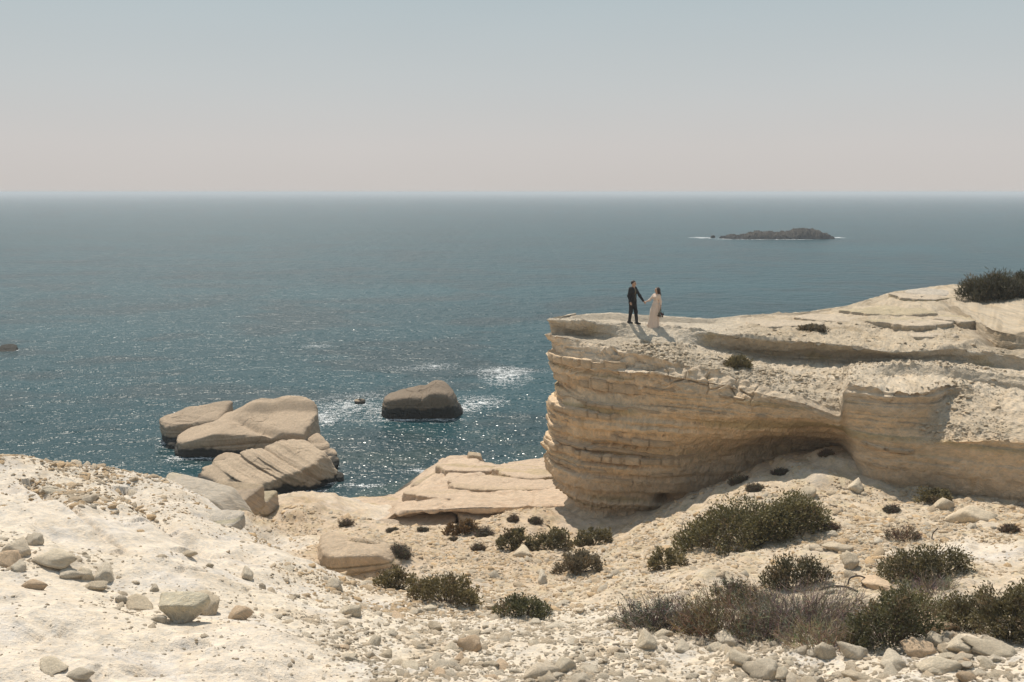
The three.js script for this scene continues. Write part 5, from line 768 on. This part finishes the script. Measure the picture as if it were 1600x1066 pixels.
{
  const g = thing('person', 'man in a black suit holding hands at the cliff edge', 'person', manAt);
  const f = [.78, .62], l = [f[1], -f[0]], Q = (a, b, y) => [f[0] * a + l[0] * b, y, f[1] * a + l[1] * b];
  const ty = (x, z) => footY(manAt.x + x, manAt.z + z) - manAt.y;
  const hipL = Q(0, .09, .94), hipR = Q(0, -.09, .94), fl = [.19, 0, -.02], fr = [-.13, 0, .05]; fl[1] = ty(fl[0], fl[2]); fr[1] = ty(fr[0], fr[2]);
  const kneeL = [lerp(hipL[0], fl[0], .5) + .02, .5, lerp(hipL[2], fl[2], .5) + .03], kneeR = [lerp(hipR[0], fr[0], .5) + .015, .5, lerp(hipR[2], fr[2], .5) + .03], ankL = [fl[0], fl[1] + .09, fl[2]], ankR = [fr[0], fr[1] + .09, fr[2]];
  const shL = Q(.0, .19, 1.47), shR = Q(0, -.19, 1.47), elL = [.31, 1.15, -.12], wrL = [.455, .93, .0], elR = [shR[0] - .07, 1.18, shR[2] + .05], wrR = [shR[0] - .01, .93, shR[2] + .13], headC = [.03, 1.665, .02], hf = [.88, .47];
  const legs = r => [[hipL, kneeL, .085 + r, .058 + r], [kneeL, ankL, .056 + r, .04 + r], [hipR, kneeR, .085 + r, .058 + r], [kneeR, ankR, .056 + r, .04 + r]];
  const arms = (r, cut = 1) => { const c = (a, b) => [lerp(a[0], b[0], cut), lerp(a[1], b[1], cut), lerp(a[2], b[2], cut)]; return [[shL, elL, .052 + r, .042 + r], [elL, c(elL, wrL), .041 + r, .029 + r], [shR, elR, .052 + r, .042 + r], [elR, c(elR, wrR), .041 + r, .029 + r]]; };
  const torso = r => [[Q(0, .08, .96), Q(0, -.08, .96), .105 + r, .105 + r], [Q(0, .05, 1.12), Q(0, -.05, 1.12), .115 + r, .115 + r], [Q(.01, .08, 1.33), Q(.01, -.08, 1.33), .12 + r, .12 + r], [Q(0, .13, 1.45), Q(0, -.13, 1.45), .075 + r, .075 + r]];
  const neck = [[0, 1.45, 0], [.015, 1.6, .01], .062, .055];
  const bodyF = limbs([...legs(0), ...arms(0), ...torso(0), neck, [[ankL[0], ankL[1] - .05, ankL[2]], [fl[0] + .12, fl[1] + .03, fl[2] + .07], .04, .03], [[ankR[0], ankR[1] - .05, ankR[2]], [fr[0] + .1, fr[1] + .03, fr[2] + .1], .04, .03]], .05);
  const hd = headField(headC, hf, 1), handL = limbs(handList(wrL, [handsAt[0] - wrL[0], handsAt[1] - wrL[1], handsAt[2] - wrL[2]], [.2, -.6, .5], [.5, .3, .8], 1), .012), handR = limbs(handList(wrR, [.1, -1, .12], [.75, 0, .5], [.5, 0, .85], 1), .012);
  mesh('body', mergeGeometries([skin((x, y, z) => smin(bodyF(x, y, z), Math.max(hd(x, y, z), -1), .03), [-.6, -.15, -.45], [.75, 1.9, .45], .02, headColor(headC, hf, 1, SKIN, [.33, .16, .12])), skin(hd, [-.16, 1.5, -.16], [.24, 1.82, .24], .007, headColor(headC, hf, 1, SKIN, [.33, .16, .12])), skin(handL, [wrL[0] - .08, wrL[1] - .2, wrL[2] - .14], [wrL[0] + .22, wrL[1] + .08, wrL[2] + .16], .006, flat(SKIN)), skin(handR, [wrR[0] - .1, wrR[1] - .22, wrR[2] - .1], [wrR[0] + .14, wrR[1] + .07, wrR[2] + .14], .006, flat(SKIN))]), skinMat, g);
  const front = (x, z) => x * f[0] + z * f[1], across = (x, z) => x * l[0] + z * l[1];
  const jf0 = limbs([...torso(.028), ...arms(.018, .93), [Q(.0, .07, .86), Q(0, -.07, .86), .125, .125]], .05);
  const jacket = (x, y, z) => { let d = Math.max(jf0(x, y, z) + .006 * noise(x * 12, y * 7, z * 12), .82 - y, y - 1.545); const a = across(x, z), open = .012 + .042 * clamp((y - .9) / .6) + .03 * clamp((1.0 - y) / .2); if (front(x, z) > .02 && y > .8) d = Math.max(d, open - Math.abs(a)); return d; };
  mesh('jacket', skin(jacket, [-.6, .75, -.45], [.72, 1.62, .5], .015, flat([.013, .012, .012], .15)), clothMat(.85), g);
  const sh0 = limbs(torso(.012), .05); mesh('shirt', skin((x, y, z) => Math.max(sh0(x, y, z), .93 - y, y - 1.53), [-.35, .85, -.3], [.35, 1.6, .35], .016, flat([.16, .135, .085])), clothMat(.9), g);
  const tf = limbs([...legs(.022), [Q(0, .07, .95), Q(0, -.07, .95), .115, .115]], .05), low = Math.min(fl[1], fr[1]); mesh('trousers', skin((x, y, z) => Math.max(tf(x, y, z) + .006 * noise(x * 10, y * 8, z * 10), low + .05 - y, y - 1.0), [-.4, low - .02, -.35], [.45, 1.06, .35], .015, flat([.014, .013, .013], .15)), clothMat(.85), g);
  for (const [a, d] of [[fl, [.15, .08]], [fr, [.12, .13]]]) { const s0 = limbs([[[a[0] - d[0] * .35, a[1] + .045, a[2] - d[1] * .35], [a[0] + d[0] * .4, a[1] + .04, a[2] + d[1] * .4], .05, .044], [[a[0] + d[0] * .4, a[1] + .038, a[2] + d[1] * .4], [a[0] + d[0] * .95, a[1] + .034, a[2] + d[1] * .95], .044, .034]], .04); mesh('shoe', skin((x, y, z) => Math.max(s0(x, y, z), a[1] + .001 - y), [a[0] - .15, a[1] - .03, a[2] - .15], [a[0] + .26, a[1] + .14, a[2] + .26], .01, flat([.012, .011, .01])), clothMat(.5), g); }
  const hc = headC; mesh('hair', skin((x, y, z) => { const a = (x - hc[0]) * hf[0] + (z - hc[2]) * hf[1]; return Math.max(ell(x, y, z, [hc[0] - .012 * hf[0], hc[1] + .042, hc[2] - .012 * hf[1]], [.105, .1, .105]) + .006 * noise(x * 40, y * 40, z * 40), hc[1] + .03 + clamp(a * .9, -.09, .09) - y); }, [-.18, 1.5, -.18], [.25, 1.86, .25], .009, flat([.02, .014, .01], .2)), clothMat(.7), g);
}
{
  const g = thing('person', 'woman in a long cream dress with brown hair, holding flowers', 'person', womanAt);
  const f = [-.86, .5], l = [f[1], -f[0]], Q = (a, b, y) => [f[0] * a + l[0] * b, y, f[1] * a + l[1] * b], ty = (x, z) => footY(womanAt.x + x, womanAt.z + z) - womanAt.y;
  const hand = [handsAt[0] + manAt.x - womanAt.x, handsAt[1] + manAt.y - womanAt.y, handsAt[2] + manAt.z - womanAt.z];
  const fl = [-.02, 0, .1], fr = [-.14, 0, -.02]; fl[1] = ty(fl[0], fl[2]); fr[1] = ty(fr[0], fr[2]);
  const hipL = [.02, .88, .07], hipR = [-.02, .88, -.07], ankL = [fl[0], fl[1] + .08, fl[2]], ankR = [fr[0], fr[1] + .08, fr[2]], kneeL = [-.02, .47, .08], kneeR = [-.08, .47, -.04];
  const B0 = [.05, 0, 0], shL = [B0[0] + l[0] * .16, 1.33, l[1] * .16], shR = [B0[0] - l[0] * .16, 1.33, -l[1] * .16], elR = [-.22, 1.10, -.12], wrR = [hand[0] + .085, hand[1] + .045, hand[2] - .01], elL = [shL[0] + .07, 1.07, shL[2] + .0], wrL = [shL[0] + .07, .83, shL[2] + .05], hc = [.055, 1.52, .01], hf = [-.93, .37];
  const arms = (r, cut = 1) => { const c = (a, b) => [lerp(a[0], b[0], cut), lerp(a[1], b[1], cut), lerp(a[2], b[2], cut)]; return [[shL, elL, .043 + r, .034 + r], [elL, c(elL, wrL), .033 + r, .024 + r], [shR, elR, .043 + r, .034 + r], [elR, c(elR, wrR), .033 + r, .024 + r]]; };
  const torso = r => [[[.02 + l[0] * .06, .9, l[1] * .06], [.02 - l[0] * .06, .9, -l[1] * .06], .11 + r, .11 + r], [[.04 + l[0] * .04, 1.06, l[1] * .04], [.04 - l[0] * .04, 1.06, -l[1] * .04], .085 + r, .085 + r], [[B0[0] + f[0] * .02 + l[0] * .06, 1.22, l[1] * .06 + f[1] * .02], [B0[0] + f[0] * .02 - l[0] * .06, 1.22, -l[1] * .06 + f[1] * .02], .095 + r, .095 + r], [[B0[0] + l[0] * .11, 1.32, l[1] * .11], [B0[0] - l[0] * .11, 1.32, -l[1] * .11], .055 + r, .055 + r]];
  const legs = [[hipL, kneeL, .075, .05], [kneeL, ankL, .048, .035], [hipR, kneeR, .075, .05], [kneeR, ankR, .048, .035], [[ankL[0], ankL[1] - .045, ankL[2]], [fl[0] - .1, fl[1] + .025, fl[2] + .06], .034, .025], [[ankR[0], ankR[1] - .045, ankR[2]], [fr[0] - .1, fr[1] + .025, fr[2] + .06], .034, .025]];
  const bodyF = limbs([...legs, ...arms(0), ...torso(0), [[.05, 1.32, 0], [.055, 1.46, .005], .048, .045]], .045), hd = headField(hc, hf, .93), hR = limbs(handList(wrR, [hand[0] - wrR[0], hand[1] - wrR[1], hand[2] - wrR[2]], [0, -.5, -.6], [.3, .6, -.5], .9), .011), hL = limbs(handList(wrL, [.0, -1, .1], [-.8, 0, .4], [-.4, 0, .9], .9), .011), hcol = headColor(hc, hf, .93, SKIN, [.36, .13, .11]);
  mesh('body', mergeGeometries([skin(bodyF, [-.55, -.15, -.4], [.4, 1.5, .4], .018, flat(SKIN)), skin(hd, [hc[0] - .22, hc[1] - .16, hc[2] - .18], [hc[0] + .16, hc[1] + .17, hc[2] + .2], .007, hcol), skin(hR, [wrR[0] - .22, wrR[1] - .16, wrR[2] - .14], [wrR[0] + .08, wrR[1] + .1, wrR[2] + .14], .006, flat(SKIN)), skin(hL, [wrL[0] - .12, wrL[1] - .2, wrL[2] - .1], [wrL[0] + .12, wrL[1] + .06, wrL[2] + .14], .006, flat(SKIN))]), skinMat, g);
  const up0 = limbs([...torso(.014), ...arms(.012, .5)], .04), hem = Math.min(fl[1], fr[1]) + .12;
  const dress = (x, y, z) => {
    let d = Math.max(up0(x, y, z), .8 - y, y - 1.36);
    if (y < 1.06) { const t = clamp((1.04 - y) / (1.04 - hem)), cx = lerp(.035, -.09, t), cz = lerp(0, .035, t), a = Math.atan2(z - cz, x - cx), r = lerp(.125, .2, sstep(0, .35, t)) + .035 * sstep(.6, 1, t) + .014 * t * Math.sin(a * 7 + 2 * y) + .008 * t * Math.sin(a * 13 + 1); const q = Math.hypot((x - cx) / 1.05, (z - cz) / .9) - r; d = smin(d, Math.max(q * .9, hem - y, y - 1.05), .03); }
    return d;
  };
  mesh('dress', skin(dress, [-.5, hem - .04, -.42], [.45, 1.42, .42], .014, flat([.62, .485, .385], .05)), clothMat(.9), g);
  const hair = limbs([[[hc[0] + .03, hc[1] + .03, hc[2] - .01], [hc[0] + .03, hc[1] + .035, hc[2] - .012], .102, .102], [[hc[0] + .06, hc[1] - .02, hc[2] - .02], [hc[0] + .1, hc[1] - .2, hc[2] - .03], .085, .075], [[hc[0] + .1, hc[1] - .2, hc[2] - .03], [hc[0] + .125, hc[1] - .35, hc[2] - .03], .07, .03]], .05);
  mesh('hair', skin((x, y, z) => Math.max(hair(x, y, z) + .008 * noise(x * 30, y * 9, z * 30), -ell(x, y, z, [hc[0] - .085, hc[1] - .035, hc[2] + .035], [.085, .1, .085])), [hc[0] - .14, hc[1] - .44, hc[2] - .18], [hc[0] + .26, hc[1] + .18, hc[2] + .18], .009, flat([.035, .02, .013], .25)), clothMat(.65), g);
  for (const a of [fl, fr]) { const s0 = limbs([[[a[0] + .03, a[1] + .035, a[2] - .02], [a[0] - .06, a[1] + .03, a[2] + .035], .04, .036], [[a[0] - .06, a[1] + .03, a[2] + .035], [a[0] - .13, a[1] + .026, a[2] + .075], .036, .026]], .03); mesh('shoe', skin((x, y, z) => Math.max(s0(x, y, z), a[1] + .001 - y), [a[0] - .2, a[1] - .03, a[2] - .1], [a[0] + .1, a[1] + .1, a[2] + .14], .01, flat([.5, .4, .32])), clothMat(.6), g); }
  // the bouquet hangs from her hand
  const hp = new THREE.Vector3(womanAt.x + wrL[0] - .01, womanAt.y + wrL[1] - .09, womanAt.z + wrL[2] + .03), bq = thing('bouquet', 'dark red and white bouquet held upside down beside the cream dress', 'bouquet', hp), R = rng(71), st = new Tris(), lf = new Tris();
  for (let i = 0; i < 9; i++) { const e = new THREE.Vector3((R() - .5) * .16, -.2 - .06 * R(), (R() - .5) * .14); st.twig(new THREE.Vector3((R() - .5) * .02, .09, (R() - .5) * .02), e, .005, .004, [.06, .08, .035]); }
  mesh('stems', st.geo(), twigMat, bq);
  for (let i = 0; i < 70; i++) { const o = rv(R).multiplyScalar(.1); o.y = o.y * 1.1 - .2; lf.leaf(o, rv(R).setY(-.4).normalize(), rv(R).normalize(), .07, .03, [.05, .055, .03].map(v => v * (.6 + .8 * R()))); }
  mesh('leaves', lf.geo(), leafMat, bq);
  const petal = c => new THREE.MeshStandardMaterial({ color: new THREE.Color(...c), roughness: .8 }), pm = [petal([.10, .02, .02]), petal([.06, .02, .025]), petal([.55, .45, .38]), petal([.2, .06, .05])];
  for (let i = 0; i < 16; i++) { const d = rv(R).normalize(), c = d.clone().multiplyScalar(.085 + .03 * R()); c.x *= 1.1; c.y = c.y * 1.05 - .235; const t = new Tris(); for (let k = 0; k < 14; k++) { const a = k * 2.4, el = .2 + 1.1 * k / 14, dir = new THREE.Vector3(Math.cos(a) * Math.cos(el), Math.sin(el), Math.sin(a) * Math.cos(el)); t.leaf(new THREE.Vector3(), dir, new THREE.Vector3(-Math.sin(a), .3, Math.cos(a)), .042, .036, [1, 1, 1]); } const m = mesh('flower', t.geo(), pm[[0, 1, 0, 2, 3, 1, 0, 2][i % 8]], bq); m.position.copy(c); m.material.side = THREE.DoubleSide; }
}
renderer.render(scene, camera);
